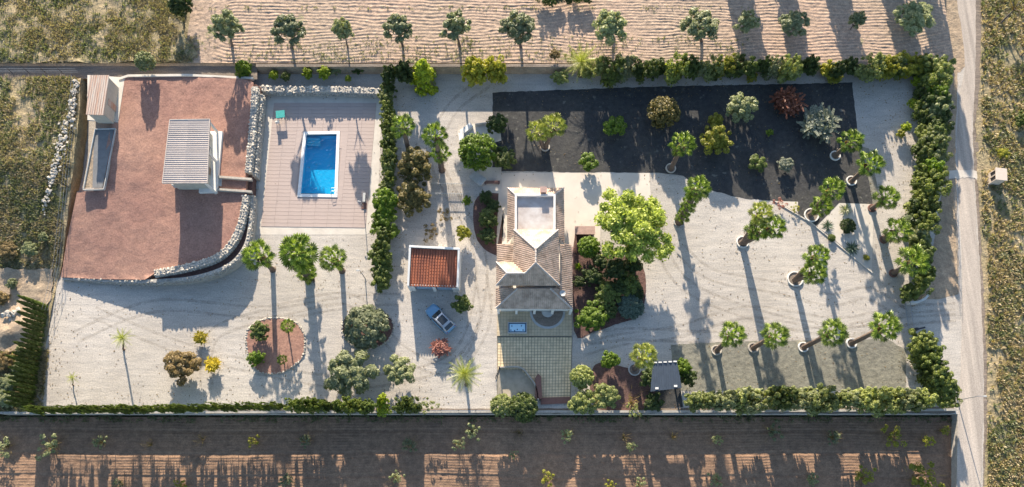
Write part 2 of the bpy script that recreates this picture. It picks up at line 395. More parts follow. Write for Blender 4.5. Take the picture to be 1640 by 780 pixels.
sheet('oval_bed', curve([(548, 525), (558, 503), (590, 493), (620, 503), (629, 525), (615, 550), (585, 558), (556, 545)], 4, True), .1, M['redsoil'])
sheet('side_bed', wob(curve([(765, 315), (803, 310), (803, 400), (785, 405), (765, 385), (758, 350)], 4, True), .5, 5, 12), E1, M['redsoil'])
sheet('cactus_bed', [(1243, 322), (1400, 327), (1396, 436), (1330, 378), (1278, 342)], E1+.02, M['concrete'])
sheet('dark_wedge', [(1278, 320), (1345, 324), (1308, 362), (1278, 342)], E1+.035, M['black'])
sheet('shed_pad', [(140, 120), (200, 124), (189, 196), (140, 192)], 2.14, M['concrete'], skirt=.3)
# road and verges
rd = curve([(1532, -260), (1532, -20), (1541, 50), (1545, 110), (1536, 160), (1533, 215), (1536, 300), (1541, 420), (1541, 520), (1537, 640), (1531, 780), (1524, 1000)], 5)
rr = curve([(1558, -260), (1562, -20), (1567, 50), (1566, 110), (1560, 160), (1556, 215), (1560, 300), (1568, 420), (1574, 520), (1575, 640), (1571, 780), (1568, 1000)], 5)
rdw = [(x+rnd.uniform(-.7, .7), y) for x, y in rd]; rrw = [(x+rnd.uniform(-1., 1.), y) for x, y in rr]
sheet('road', rdw+rrw[::-1], .03, M['road'])
sheet('east_field', wob([(1568, -260), (1572, 50), (1570, 120), (1562, 200), (1566, 300), (1573, 420), (1580, 560), (1581, 680), (1575, 800), (1575, 1150), (2150, 1150), (2150, -260)], 1.5, 9, 21), lambda x, y: .07+.22*clamp((x-1580)/25),  M['eastgrass'], step=9, bump=.1, bs=.5)
sheet('east_verge', wob([(1559, -260), (1563, 50), (1561, 150), (1558, 215), (1562, 300), (1569, 420), (1575, 560), (1576, 680), (1571, 1000), (1580, 1000), (1586, 650), (1578, 420), (1570, 300), (1566, 200), (1574, 50), (1570, -260)], .8, 8, 22), .034, M['track'])
sheet('west_verge', wob([(1518, 80), (1535, 100), (1530, 215), (1532, 300), (1536, 470), (1500, 480), (1460, 478), (1490, 420), (1510, 300), (1516, 150)], 1, 8, 23), .01, M['dirt'])
sheet('wall_strip', wob([(60, 656), (1528, 652), (1530, 662), (50, 663)], .8, 9, 41), .014, M['track'])
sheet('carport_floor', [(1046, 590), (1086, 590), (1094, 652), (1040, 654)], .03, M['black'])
sheet('road_bank', wob([(1498, -200), (1536, -200), (1536, -20), (1543, 50), (1546, 105), (1537, 116), (1498, 116)], .8, 8, 31), .013, M['dirt'])
sheet('hut_path', wob([(1520, 272), (1560, 272), (1586, 284), (1582, 296), (1572, 300), (1560, 284), (1520, 286)], 1.2, 5, 24), .05, M['concrete'])
# soft wheel tracks in the driveway gravel
m, t, p = newmat('wheel_track_gravel'); tcx = N(t, 'ShaderNodeTexCoord').outputs['Object']; nz = noise_n(t, tcx, 1.3, 4, .7)
p.inputs['Base Color'].default_value = (.33, .29, .24, 1); p.inputs['Roughness'].default_value = .95
tr = N(t, 'ShaderNodeBsdfTransparent'); mx = N(t, 'ShaderNodeMixShader'); rp_ = ramp(t, nz.outputs[0], .42, .75, (.08, .08, .08), (.42, .42, .42))
t.links.new(rp_.outputs[0], mx.inputs[0]); t.links.new(tr.outputs[0], mx.inputs[1]); t.links.new(p.outputs[0], mx.inputs[2]); t.links.new(mx.outputs[0], t.nodes['Material Output'].inputs[0])
WT = m
for k, tk in enumerate(([(1530, 505), (1450, 512), (1380, 532), (1250, 515), (1120, 470), (1070, 420), (1050, 350)], [(1530, 495), (1440, 500), (1340, 518), (1200, 500), (1090, 530), (990, 545), (935, 560)],
    [(1450, 505), (1390, 470), (1330, 480), (1240, 460), (1140, 440), (1090, 400)], [(1440, 505), (1350, 530), (1150, 540), (1010, 535), (930, 545)], [(780, 130), (720, 180), (700, 260), (760, 380), (770, 460), (740, 560), (660, 600), (520, 610), (300, 560), (150, 500)],
    [(770, 440), (775, 520), (720, 590), (640, 560), (560, 480), (420, 500), (250, 490), (120, 540)], [(640, 480), (600, 480), (520, 490), (350, 530), (330, 620)])):
    c_ = curve(tk, 10)
    for off in (-9, 9):
        a_, b_ = [], []
        for i, q_ in enumerate(c_):
            u_, v_ = c_[max(i-1, 0)], c_[min(i+1, len(c_)-1)]; dx, dy = v_[0]-u_[0], v_[1]-u_[1]; L_ = math.hypot(dx, dy); nx, ny = -dy/L_, dx/L_
            w_ = 2.2+rnd.uniform(-.5, .5); a_.append((q_[0]+nx*(off+w_), q_[1]+ny*(off+w_))); b_.append((q_[0]+nx*(off-w_), q_[1]+ny*(off-w_)))
        V_ = [G(*q_, .006+.0005*k) for q_ in a_]+[G(*q_, .006+.0005*k) for q_ in b_]; n_ = len(a_)
        mb = MB(); mb.v = [tuple(v) for v in V_]; mb.f = [(i, i+1, n_+i+1, n_+i) for i in range(n_-1)]
        mb.obj('wheel_track', WT)['kind'] = 'structure'
# ---------------------------------------------------------------- dry stone walls
ROCKS = []
def rockmesh(seed, flat=.6):
    r = random.Random(seed); bm = bmesh.new()
    for i in range(11):
        v = Vector((r.gauss(0, 1), r.gauss(0, 1), r.gauss(0, 1))).normalized()
        bm.verts.new((v.x*.5*r.uniform(.85, 1.1), v.y*.5*r.uniform(.85, 1.1), v.z*.5*flat*1.3))
    bmesh.ops.convex_hull(bm, input=bm.verts)
    for v in [v for v in bm.verts if not v.link_faces]: bm.verts.remove(v)
    me = bpy.data.meshes.new('stone'); bm.to_mesh(me); bm.free(); me.materials.append(M['stone']); return me
for i in range(9): ROCKS.append(rockmesh(i))
def put_rock(parent, p, s, name='stone', r=rnd):
    return link(name, r.choice(ROCKS), None, parent, p-parent.location, (r.uniform(-.3, .3), r.uniform(-.3, .3), r.uniform(0, 6.28)), (s*r.uniform(.85, 1.45), s*r.uniform(.8, 1.15), s*r.uniform(.4, .7)))
def stone_wall(label, path, zb, width, size, rows=2, face=1, cat='wall', limit=300, name='dry_stone_wall', group=None):
    # path: (px, py, ztop) measured at the wall top
    P = [G(p[0], p[1], p[2]) for p in path]; root = empty(name, Vector((P[0].x, P[0].y, zb))); o0 = root.location
    tag(root, label, cat, group)
    mb = MB(); n = []
    for i, p in enumerate(P):
        d = (P[min(i+1, len(P)-1)]-P[max(i-1, 0)]); d.z = 0; d.normalize(); n.append(Vector((-d.y, d.x, 0)))
    for i in range(len(P)-1):
        a, b = P[i], P[i+1]; w = width*.44
        q = [a+n[i]*w, b+n[i+1]*w, b-n[i+1]*w, a-n[i]*w]
        k = len(mb.v)
        for z in (None, 0):
            for v in q: mb.v.append((v.x-o0.x, v.y-o0.y, 0 if z is None else v.z-o0.z-.05))
        mb.f += [(k+4, k+5, k+6, k+7), (k, k+1, k+5, k+4), (k+2, k+3, k+7, k+6)]+([(k+3, k, k+4, k+7)] if i == 0 else [])+([(k+1, k+2, k+6, k+5)] if i == len(P)-2 else [])
    mb.obj('wall_core', M['stonecore'], root)
    spots = []
    for i in range(len(P)-1):
        a, b = P[i], P[i+1]; L_ = (b-a).length; m = max(1, round(L_/size))
        for j in range(m):
            t = (j+rnd.random()*.6+.2)/m; p = a.lerp(b, t); nn = n[i].lerp(n[i+1], t)
            for q in range(rows):
                off = (q-(rows-1)/2)/max(rows, 1)*width*1.0
                spots.append((p+nn*(off+rnd.uniform(-.05, .05))+Vector((0, 0, rnd.uniform(-.05, .04))), size*rnd.uniform(.85, 1.2)))
            if face:
                hgt = p.z-zb; z = p.z-size*.6
                while z > zb+.05 and z > p.z-face:
                    for sgn in (1, -1):
                        g = p+nn*sgn*width*.47; g.z = z+rnd.uniform(-.05, .05)
                        if (Vector((0, -20, 30))-g).dot(nn*sgn) > 0: spots.append((g, size*rnd.uniform(.8, 1.1)))
                    z -= size*.62
    rnd.shuffle(spots)
    for p, s in spots[:limit]: put_rock(root, p, s)
    return root
cw = lambda pts, n=4: curve(pts, n)
stone_wall('dry stone wall with a double face curving round the southern edge of the red gravel terrace', cw([(393, 312, 2.35), (388, 348, 2.35), (373, 386, 2.35), (346, 412, 2.35), (300, 427, 2.3), (247, 437, 2.1)], 5), .6, .95, .36, rows=3, face=.5)
stone_wall('dry stone wall running north from the steps along the east side of the red gravel terrace', cw([(408, 138, 2.35), (404, 200, 2.35), (397, 276, 2.35)], 8), .5, .95, .36, rows=3, face=.5)
stone_wall('narrow outer retaining wall of white stones casting a long shadow below the red terrace', cw([(403, 312, 1.8), (401, 350, 1.85), (393, 392, 1.95), (366, 424, 2.0), (310, 444, 1.9), (232, 450, 1.3), (160, 448, .8), (100, 445, .45)], 6), -.1, .55, .38, rows=1, face=.9)
stone_wall('narrow outer stone wall beside the pool terrace, north of the small steps', cw([(418, 150, 1.7), (413, 200, 1.7), (407, 282, 1.7)], 7), -.1, .6, .38, rows=2, face=.9)
stone_wall('broad wall of large pale rocks along the north end of the pool terrace', cw([(414, 141, 1.1), (470, 143, 1.15), (540, 143, 1.15), (609, 146, 1.1)], 8), -.1, 1.0, .42, rows=3, face=.9)
# kerb rings
def ring(label, pts, h=.22, size=.34, mat='stone', cat='kerb', z=0.):
    pts = curve(pts, 4, True); P = [G(p[0], p[1], z) for p in pts]; c = sum(P, Vector())/len(P); root = empty('stone_kerb', c); tag(root, label, cat)
    L_ = 0; k = 0; q = [(P[i], P[(i+1) % len(P)]) for i in range(len(P))]
    for a, b in q:
        m = max(1, round((b-a).length/size))
        for j in range(m):
            p = a.lerp(b, j/m); put_rock(root, p+Vector((0, 0, h*.5)), size*rnd.uniform(.9, 1.15))
    mb = MB(); mb.tube([p-c for p in P]+[P[0]-c], .12, 5, False); mb.obj('kerb_bedding', M['stonecore'], root)
ring('ring of white stones around the round red bed south of the fan palms', [(395, 553), (400, 525), (425, 511), (460, 511), (482, 525), (489, 553), (478, 580), (445, 598), (410, 592)])
ring('oval ring of pale stones around the large round shrub bed', [(548, 525), (558, 503), (590, 493), (620, 503), (631, 525), (617, 550), (585, 559), (556, 547)])
# rubble heap
root = empty('rubble_row', G(100, 235, 1.9)); tag(root, 'long loose row of white rubble rocks in the dry grass west of the terrace', 'rubble')
rp = [(122, 128), (118, 150), (115, 175), (108, 195), (104, 215), (95, 235), (92, 255), (88, 275), (82, 290), (76, 315), (68, 338)]
for k in range(230):
    i = rnd.random()*(len(rp)-1); j = int(i); a, b = rp[j], rp[j+1]; t = i-j; w = 3+5*math.exp(-((a[1]-215)/50.)**2)
    x = a[0]+(b[0]-a[0])*t+rnd.gauss(0, w*.7); y = a[1]+(b[1]-a[1])*t+rnd.gauss(0, 4)
    put_rock(root, G(x, y, zw(x, y)+.25), rnd.uniform(.25, .62), 'rock')
root = empty('boulder_heap', G(18, 503, .6)); tag(root, 'small heap of white boulders on the sandy mound by the cypress row', 'boulders')
for k in range(12): x, y = 18+rnd.gauss(0, 7), 503+rnd.gauss(0, 5); put_rock(root, G(x, y, .55+rnd.random()*.3), rnd.uniform(.5, 1.1), 'boulder')
# plain retaining walls of the plot
def plainwall(name, label, path, zb, w, mat, cat='wall', cope=None):
    P = [G(*p) for p in path]; root = empty(name, Vector((P[0].x, P[0].y, zb))); tag(root, label, cat); o = root.location
    mb = MB(); cp = MB()
    for a, b in zip(P[:-1], P[1:]):
        d = (b-a); d.z = 0; d.normalize(); n = Vector((-d.y, d.x, 0))*w/2
        poly = [a+n-o, b+n-o, b-n-o, a-n-o]; mb.prism([(v.x, v.y) for v in poly], 0, [a.z-o.z, b.z-o.z, b.z-o.z, a.z-o.z])
        if cope:
            n = n*1.35; poly = [a+n-o, b+n-o, b-n-o, a-n-o]; zz = [a.z-o.z, b.z-o.z, b.z-o.z, a.z-o.z]
            cp.prism([(v.x, v.y) for v in poly], [q+.003 for q in zz], [q+.07 for q in zz])
    mb.obj('wall_body', mat, root)
    if cope: cp.obj('coping', cope, root)
    return root
plainwall('retaining_wall', 'long brown retaining wall below the ploughed field on the north edge', [(410, 105, 1.78), (640, 105, 1.78), (900, 105, 1.78), (1200, 103, 1.78), (1516, 101, 1.78)], -.1, .35, M['dirt'], cope=M['track'])
plainwall('retaining_wall', 'low boundary wall on the south edge above the dark vineyard soil', [(0, 661, .25), (400, 660, .25), (800, 659, .25), (1080, 659, .25), (1532, 656, .25)], SZ-.2, .3, M['stonecore'])
plainwall('low_curb', 'thin white curb along the top edge of the red gravel terrace', [(190, 126, 2.25), (205, 121, 2.28), (300, 120, 2.28), (405, 125, 1.78)], 1.3, .35, M['concrete'])
plainwall('low_curb', 'diagonal stone edging between the driveway and the cactus bed', [(1238, 320, .12), (1300, 357, .12), (1398, 437, .12)], -.05, .14, M['concrete'])
# ---------------------------------------------------------------- steps on the terrace side
root = empty('garden_steps', G(352, 292, 2.1)); tag(root, 'pale steps leading from the pavilion down to the pool terrace', 'steps'); o = root.location
a0 = G(352, 292, 2.1); a1 = G(412, 297, 0)
for i in range(9):
    t = i/8; c = a0.lerp(a1, t); z = 2.12-2.0*t
    MB().box((c.x-o.x, c.y-o.y, (z-.1)/2-.05-o.z+.1), ((a1-a0).length/8*.98, 1.15, z+.2)).obj('step', M['greywhite'], root, bevel=.01)
MB().bar(G(350, 284, 2.35)-o, G(404, 288, 2.2)-o, .3, .5).obj('side_wall', M['stone'], root)
MB().bar(G(350, 304, 2.35)-o, G(404, 308, 2.2)-o, .3, .5).obj('side_wall', M['stone'], root)
# ---------------------------------------------------------------- pool terrace
root = empty('pool_deck', G(440, 165, 0)); tag(root, 'large pinkish boarded deck around the blue swimming pool', 'deck'); o = root.location
dk = [G(439, 165), G(603, 165), G(586, 365), G(418, 363)]
pl = [G(487, 212), G(544, 211), G(540, 316), G(477, 315)]
def bil(q, u, v): return (q[0].lerp(q[1], u)).lerp(q[3].lerp(q[2], u), v)
# slabs tile the deck except under the pool
def inpoly(p, poly):
    c = False
    for i in range(len(poly)):
        a, b = poly[i], poly[i-1]
        if (a[1] > p[1]) != (b[1] > p[1]) and p[0] < (b[0]-a[0])*(p[1]-a[1])/(b[1]-a[1])+a[0]: c = not c
    return c
pou = [G(485, 210), G(546, 209), G(541, 318), G(475, 317)]
nu, nv = 8, 34; slab = MB()
for i in range(nu):
    for j in range(nv):
        q = [bil(dk, (i+e)/nu, (j+g)/nv) for e, g in ((.008, .03), (.992, .03), (.992, .97), (.008, .97))]
        c = sum(q, Vector())/4
        ins = [inpoly(v, pl) for v in q]
        if all(ins): continue
        q = [v-c for v in q]
        if any(ins) or inpoly(c, pl):
            # cut slab: clipped against the pool by shrinking away from it
            pc = sum(pl, Vector())/4; k = 4
            sub = 5
            mbs = MB()
            for a in range(sub):
                for b in range(sub):
                    s = [bil(dk, (i+(a+e)/sub)/nu, (j+(b+g)/sub)/nv) for e, g in ((0, 0), (1, 0), (1, 1), (0, 1))]
                    if not any(inpoly(v, pl) for v in s): mbs.prism([(v.x-c.x, v.y-c.y) for v in s], -.05, .045)
            if mbs.v: mbs.obj('board', M['deck'], root, loc=c-o)
            continue
        MB().prism([(v.x, v.y) for v in q], -.05, .045+rnd.uniform(-.002, .002)).obj('board', M['deck'], root, loc=c-o)
# dark joint bed under the slabs, as a frame around the pool hole
mbj = MB()
for i in range(4):
    a, b, c, d = dk[i]-o, dk[(i+1) % 4]-o, pl[(i+1) % 4]-o, pl[i]-o
    mbj.quad(*[v+Vector((0, 0, .02)) for v in (a, b, c, d)])
mbj.obj('joint_bed', M['joint'], root)
# pool
root = empty('swimming_pool', sum(pl, Vector())/4); tag(root, 'rectangular swimming pool with clear blue water and white coping', 'swimming pool'); o = root.location
inn = [o+(p-o)*.9 for p in pl]
for i in range(4):
    w = Vector((0, 0, 0)); a, b = pl[i], pl[(i+1) % 4]; dirv = (b-a).normalized(); nrm = Vector((-dirv.y, dirv.x, 0))
    if nrm.dot(o-a) < 0: nrm = -nrm
    m = round((b-a).length/.62)
    for j in range(m):
        s0, s1 = a.lerp(b, (j+.01)/m), a.lerp(b, (j+.99)/m)
        e0 = 0 if j else .0; q = [s0-nrm*.05, s1-nrm*.05, s1+nrm*.38, s0+nrm*.38]
        if j == 0: q[3] = q[3]+dirv*.38; q[0] = q[0]-dirv*.05
        if j == m-1: q[2] = q[2]-dirv*.38; q[1] = q[1]+dirv*.05
        MB().prism([(v.x-o.x, v.y-o.y) for v in q], -.05, .12).obj('coping_stone', M['poolwhite'], root)
pb = [a+(o-a).normalized()*.52 for a in pl]
mbp = MB()
for i in range(4):
    a, b = pb[i]-o, pb[(i+1) % 4]-o; mbp.quad(a+Vector((0, 0, .05)), b+Vector((0, 0, .05)), b-Vector((0, 0, 1.35)), a-Vector((0, 0, 1.35)))
mbp.quad(*[v-o-Vector((0, 0, 1.35)) for v in pb])
m, t, p = newmat('pool_liner'); p.inputs['Base Color'].default_value = (.30, .68, .78, 1); p.inputs['Roughness'].default_value = .5
mbp.obj('basin', m, root)
m, t, p = newmat('pool_water'); p.inputs['Base Color'].default_value = (.35, .75, 1, 1); p.inputs['Roughness'].default_value = .02; p.inputs['IOR'].default_value = 1.33
tr = N(t, 'ShaderNodeBsdfTransparent'); tr.inputs[0].default_value = (.22, .74, .93, 1)
gl = N(t, 'ShaderNodeBsdfGlossy'); gl.inputs['Roughness'].default_value = .03
fr = N(t, 'ShaderNodeFresnel'); fr.inputs[0].default_value = 1.33
wn = noise_n(t, N(t, 'ShaderNodeTexCoord').outputs['Object'], 2.2, 4, .55); bb = N(t, 'ShaderNodeBump'); bb.inputs['Distance'].default_value = .12
t.links.new(wn.outputs[0], bb.inputs['Height']); t.links.new(bb.outputs[0], gl.inputs['Normal']); t.links.new(bb.outputs[0], fr.inputs['Normal'])
mx = N(t, 'ShaderNodeMixShader'); t.links.new(fr.outputs[0], mx.inputs[0]); t.links.new(tr.outputs[0], mx.inputs[1]); t.links.new(gl.outputs[0], mx.inputs[2])
t.links.new(mx.outputs[0], t.nodes['Material Output'].inputs[0])
MB().quad(*[(v.x-o.x, v.y-o.y, -.08) for v in pb]).obj('water', m, root)
bn = MB()
for i in range(4):
    a, b = pb[i]-o, pb[(i+1) % 4]-o; a2, b2 = a*.985, b*.985; bn.quad(a2+Vector((0, 0, .0)), b2+Vector((0, 0, .0)), b2-Vector((0, 0, .2)), a2-Vector((0, 0, .2)))
bn.obj('tile_band', M['tubdark'], root)
for k in range(3):
    c_ = pb[0]-o; MB().box((c_.x+1.0, c_.y-.35-.32*k, -.45-.22*k), (1.9, .3, .2), -.04).obj('pool_step', M['poolwhite'], root)
lad = MB(); b = G(536, 309)-o
for s in (0, .45): lad.tube([b+Vector((-.5, s, -.9)), b+Vector((-.5, s, .4)), b+Vector((-.3, s, .65)), b+Vector((.1, s, .6)), b+Vector((.25, s, .1))], .025, 6)
for z in (-.3, -.6): lad.bar(b+Vector((-.5, 0, z)), b+Vector((-.5, .45, z)), .04)
lad.obj('ladder', M['metal'], root)
# ground hole for the pool: the plot sheet and surround are cut here
for nm in ('plot_ground', 'pool_surround'):
    o_ = bpy.data.objects[nm]; bm = bmesh.new(); bm.from_mesh(o_.data)
    for i in range(4):
        a, b = pb[i], pb[(i+1) % 4]; d = b-a; nn = Vector((-d.y, d.x, 0))
        bmesh.ops.bisect_plane(bm, geom=bm.verts[:]+bm.edges[:]+bm.faces[:], plane_co=a, plane_no=nn)
    dead = [f for f in bm.faces if abs(f.normal.z) > .5 and inpoly(f.calc_center_median(), pb)]
    bmesh.ops.delete(bm, geom=dead, context='FACES'); bm.to_mesh(o_.data); bm.free()
pool_hole = pb
# far ground must not poke into the basin: it lies at -2.2
# deck furniture
root = empty('teal_table', G(452, 188, .05)); tag(root, 'square teal parasol table near the corner of the pool deck', 'table')
MB().box((0, 0, .85), (1.25, 1.15, .05), .12).obj('top', M['teal'], root, bevel=.02)
for sx in (-.5, .5):
    for sy in (-.45, .45): MB().bar((sx, sy, 0), (sx, sy, .83), .05).obj('leg', M['metal'], root)
root = empty('garden_chair', G(446, 198, .05), .4); tag(root, 'white garden chair tucked beside the teal table', 'chair')
MB().box((0, 0, .45), (.5, .5, .05)).obj('seat', M['white'], root); MB().box((0, -.24, .7), (.5, .05, .5)).obj('backrest', M['white'], root)
for sx in (-.2, .2):
    for sy in (-.2, .2): MB().bar((sx, sy, 0), (sx, sy, .43), .05).obj('leg', M['white'], root)
root = empty('outdoor_shower', G(583, 333, .05)); tag(root, 'slim shower post at the east edge of the pool deck', 'shower')
MB().tube([(0, 0, 0), (0, 0, 2.2), (-.3, 0, 2.25)], .05, 8).obj('pipe', M['metal'], root); MB().tube([(-.3, 0, 2.22), (-.3, 0, 2.14)], [.05, .14], 10).obj('shower_head', M['metal'], root)
MB().box((0, .3, .03), (.7, .9, .05)).obj('tray', M['brownstep'], root)
root = empty('shower_bench', G(584, 318, .05)); tag(root, 'narrow grey bench at the east edge of the pool deck', 'bench')
MB().box((0, 0, .42), (.35, 1.3, .06)).obj('seat', M['greywhite'], root)
for sy in (-.5, .5): MB().box((0, sy, .2), (.3, .08, .38)).obj('leg', M['greywhite'], root)
# ---------------------------------------------------------------- roofs
def tile_plane(poly, parent, mat, sp=.26, course=.42, w=.15, hh=.072, name='roof_tiles', base=None, down=None, base_th=.0):
    o = parent.location; P = [Vector(p) for p in poly]; n = Vector()
    for i in range(1, len(P)-1): n += (P[i]-P[0]).cross(P[i+1]-P[0])
    n.normalize()
    if n.z < 0: n = -n
    d = Vector(down) if down else Vector((0, 0, -1)); d = (d-n*d.dot(n))
    if d.length < 1e-3: d = Vector((0, -1, 0))
    d.normalize(); a = n.cross(d); c = P[0]
    u = [(p-c).dot(a) for p in P]; v = [(p-c).dot(d) for p in P]
    mb = MB(); s = min(u)+sp/2
    while s < max(u):
        xs = []
        for i in range(len(P)):
            u0, u1, v0, v1 = u[i-1], u[i], v[i-1], v[i]
            if (u0 > s) != (u1 > s): xs.append(v0+(v1-v0)*(s-u0)/(u1-u0))
        xs.sort()
        for k in range(0, len(xs)-1, 2):
            t0, t1 = xs[k], xs[k+1]
            m = max(1, round((t1-t0)/course)); 
            for j in range(m):
                A = t0+(t1-t0)*j/m; B = t0+(t1-t0)*(j+1.08)/m; B = min(B, t1+.02)
                q = c+a*(s+rnd.uniform(-.008, .008)); h0, h1 = hh*.8, hh*1.15; k0 = len(mb.v)
                for T, h in ((A, h0), (B, h1)):
                    for x, y in ((-.5, 0), (-.28, .85), (.28, .85), (.5, 0)): mb.v.append(tuple(q+d*T+a*x*w+n*y*h-o))
                mb.f += [(k0+i, k0+i+1, k0+i+5, k0+i+4) for i in range(3)]+[(k0+4, k0+5, k0+6, k0+7)]
        s += sp
    me = bpy.data.meshes.new(name); me.from_pydata(mb.v, [], mb.f)
    ob = link(name, me, mat, parent); ob['kind'] = 'stuff'
    b = MB(); b.prism([(p.x-o.x, p.y-o.y) for p in P], [p.z-o.z-.12 for p in P], [p.z-o.z-.015 for p in P])
    b.obj('roof_deck', base or mat, parent)
def ridge(pts, parent, mat, r=.13, name='ridge_tiles'):
    o = parent.location; mb = MB()
    for a, b in zip(pts[:-1], pts[1:]):
        L_ = (b-a).length; m = max(1, round(L_/.45))
        for j in range(m): mb.tube([a.lerp(b, j/m)-o+Vector((0, 0, .05)), a.lerp(b, (j+1.1)/m if j < m-1 else 1)-o+Vector((0, 0, .07))], [r*.85, r], 6)
    mb.obj(name, mat, parent)['kind'] = 'stuff'
def window(parent, c, w, h, ax, mat_f='white', rail=True):     # c local centre on wall; ax = unit outward normal
    ax = Vector(ax); t = Vector((-ax.y, ax.x, 0)); rz = math.atan2(t.y, t.x)
    f = MB()
    for s in (-1, 1):
        f.box(tuple(Vector(c)+t*s*(w/2-.04)+ax*.03), (.08, .08, h), rz); f.box(tuple(Vector(c)+Vector((0, 0, s*(h/2-.04)))+ax*.031), (w-.165, .08, .08), rz)
    f.box(tuple(Vector(c)+ax*.03), (.05, .07, h-.17), rz)
    fo = f.obj('window', M[mat_f], parent)
    MB().box(tuple(Vector(c)+ax*.012), (w-.1, .02, h-.1), rz).obj('pane', M['glass'], fo)
def pos(px, py, z): return G(px, py, z)
# ---------------------------------------------------------------- house
house = empty('villa', G(855, 430, 0)); tag(house, 'large cream villa with weathered tiled hip roofs in the middle of the plot', 'house')
o = house.location
E, RZ = 4.9, 7.3
v = lambda x, y, z: G(x, y, z)
mNW, mNE = v(823, 368, E), v(894, 368, E); r0, r1 = v(858, 399, RZ), v(858, 421, RZ)
xw = v(841, 438, 6.17); xh = v(812, 438, 6.17); cNW, cNE = v(795, 420, E), v(822, 420, E); sW, sE = v(795, 457, E), v(896, 457, E)
T, D = M['tile'], M['tiledark']
for pl_ in ([mNW, mNE, r0], [mNW, r0, r1, xw, cNE], [cNW, cNE, xw, xh], [cNW, xh, sW], [sW, xh, xw, r1, sE], [mNE, sE, r1, r0]):
    tile_plane(pl_, house, T)
ridge([r0, r1], house, D); ridge([mNW, r0], house, D); ridge([mNE, r0], house, D); ridge([r1, sE], house, D); ridge([r1, xw], house, D)
ridge([xw, xh], house, D); ridge([xh, cNW], house, D); ridge([xh, sW], house, D)
# lower roofs
def low(poly, **k): tile_plane([v(*p) for p in poly], house, T, **k)
low([(796, 391, 3.0), (822, 391, 3.7), (822, 419, 3.7), (796, 419, 3.0)])                       # west lean-to
low([(897, 391, 4.0), (915, 391, 3.1), (917, 493, 3.1), (897, 466, 4.0)])                       # east lean-to
pW, pE, pTW, pTE = v(794, 494, 2.9), v(917, 495, 2.9), v(829, 462, 4.3), v(881, 462, 4.3)
tile_plane([pW, pTW, pTE, pE], house, T); ridge([pW, pTW], house, D); ridge([pE, pTE], house, D)
tile_plane([v(794, 461, 3.0), v(829, 461.5, 4.29), pTW, pW], house, T)
tile_plane([pTE, v(883, 461.5, 4.3), v(896, 463, 3.9), v(912, 488, 3.05), pE], house, T, hh=.07)
# north wing
NWo, NEo, NWi, NEi, SWi, SEi, SWo, SEo = [v(*p) for p in ((813, 301, 3.0), (903, 301, 3.0), (826, 313, 3.75), (888, 313, 3.75), (826, 372, 3.75), (888, 372, 3.75), (812, 389, 3.0), (904, 389, 3.0))]
for pl_ in ([NWo, NEo, NEi, NWi], [NWo, NWi, SWi, SWo], [NEo, SEo, SEi, NEi]): tile_plane(pl_, house, T)
ridge([NWo, NWi], house, D); ridge([NEo, NEi], house, D)
def loc(p): return (p.x-o.x, p.y-o.y)
tp = [NWi, NEi, SEi, SWi]; c = sum(tp, Vector())/4
MB().prism([loc(p) for p in tp], 3.0, 3.52).obj('roof_terrace', plain('stained_membrane', (.52, .49, .47), .8, .4, .45, c2=(.34, .28, .25)), house)
par = MB()
for i in range(4):
    a, b = tp[i], tp[(i+1) % 4]; d = (b-a).normalized(); nn = Vector((-d.y, d.x, 0))*.13
    par.prism([loc(a+nn-d*.13), loc(b+nn+d*(.13 if i % 2 else -.13)), loc(b-nn+d*(.13 if i % 2 else -.13)), loc(a-nn-d*.13 if i % 2 else a-nn-d*.13)], 3.4, 3.98-.004*i)
par.obj('parapet', M['white'], house)
# walls
wall = MB()
def inset(poly, k=.35):
    c = sum(poly, Vector())/len(poly); return [loc(p+(c-p).normalized()*k*1.4) for p in poly]
wall.prism(inset([mNW, mNE, sE, v(823, 457, E)]), 0, E-.05)
wall.prism(inset([cNW, cNE, v(823, 457, E), sW]), 0, E-.06)
wall.obj('upper_wall', M['white'], house)
MB().prism(inset([NWo, NEo, v(903, 380, 3), v(813, 380, 3)]), 0, 3.0).obj('north_wing_wall', M['white'], house)
MB().prism(inset([v(796, 391, 3), v(915, 391, 3), v(916, 493, 3), v(796, 493, 3)], .25), 0, 2.86).obj('ground_floor_wall', M['white'], house)
# porch beam, columns, south openings
sw, se = v(798, 493.5, 2.7), v(915, 494.5, 2.7)
MB().bar(sw-o, se-o, .3, .25).obj('porch_beam', M['white'], house)
for k in range(5):
    p = sw.lerp(se, k/4); MB().box((p.x-o.x, p.y-o.y-.05, 1.28), (.32, .32, 2.56)).obj('column', M['white'], house, bevel=.02)
for k, (fx, w_, h_) in enumerate(((.17, 1.3, 1.2), (.5, 1.1, 2.1), (.82, 1.3, 1.2))):
    p = sw.lerp(se, fx)
    window(house, (p.x-o.x, p.y-o.y+.42, 1.5 if h_ < 2 else 1.1), w_, h_, (0, -1, 0))
for fx in (.3, .7):
    p = v(823, 457, 4).lerp(v(896, 457, 4), fx); window(house, (p.x-o.x, p.y-o.y+.4, 4.35), 1.0, .7, (0, -1, 0))
# chimney and aerial dish
MB().box((loc(v(870, 307, 3.6))[0], loc(v(870, 307, 3.6))[1], 3.6), (.7, .6, 1.3)).box((loc(v(870, 307, 3.6))[0], loc(v(870, 307, 3.6))[1], 4.3), (.9, .8, .09)).obj('chimney', M['pinkbrick'], house)
p = v(901, 470, 4.2)-o; dm = MB()
for k in range(10):
    a0, a1 = k*.628, (k+1)*.628
    dm.quad(tuple(p), tuple(p+Vector((.4*math.cos(a0), .4*math.sin(a0), .16))), tuple(p+Vector((.4*math.cos(a1), .4*math.sin(a1), .16))))
dm.tube([p+Vector((0, 0, -.8)), p], .03, 6); dm.obj('satellite_dish', M['greywhite'], house)
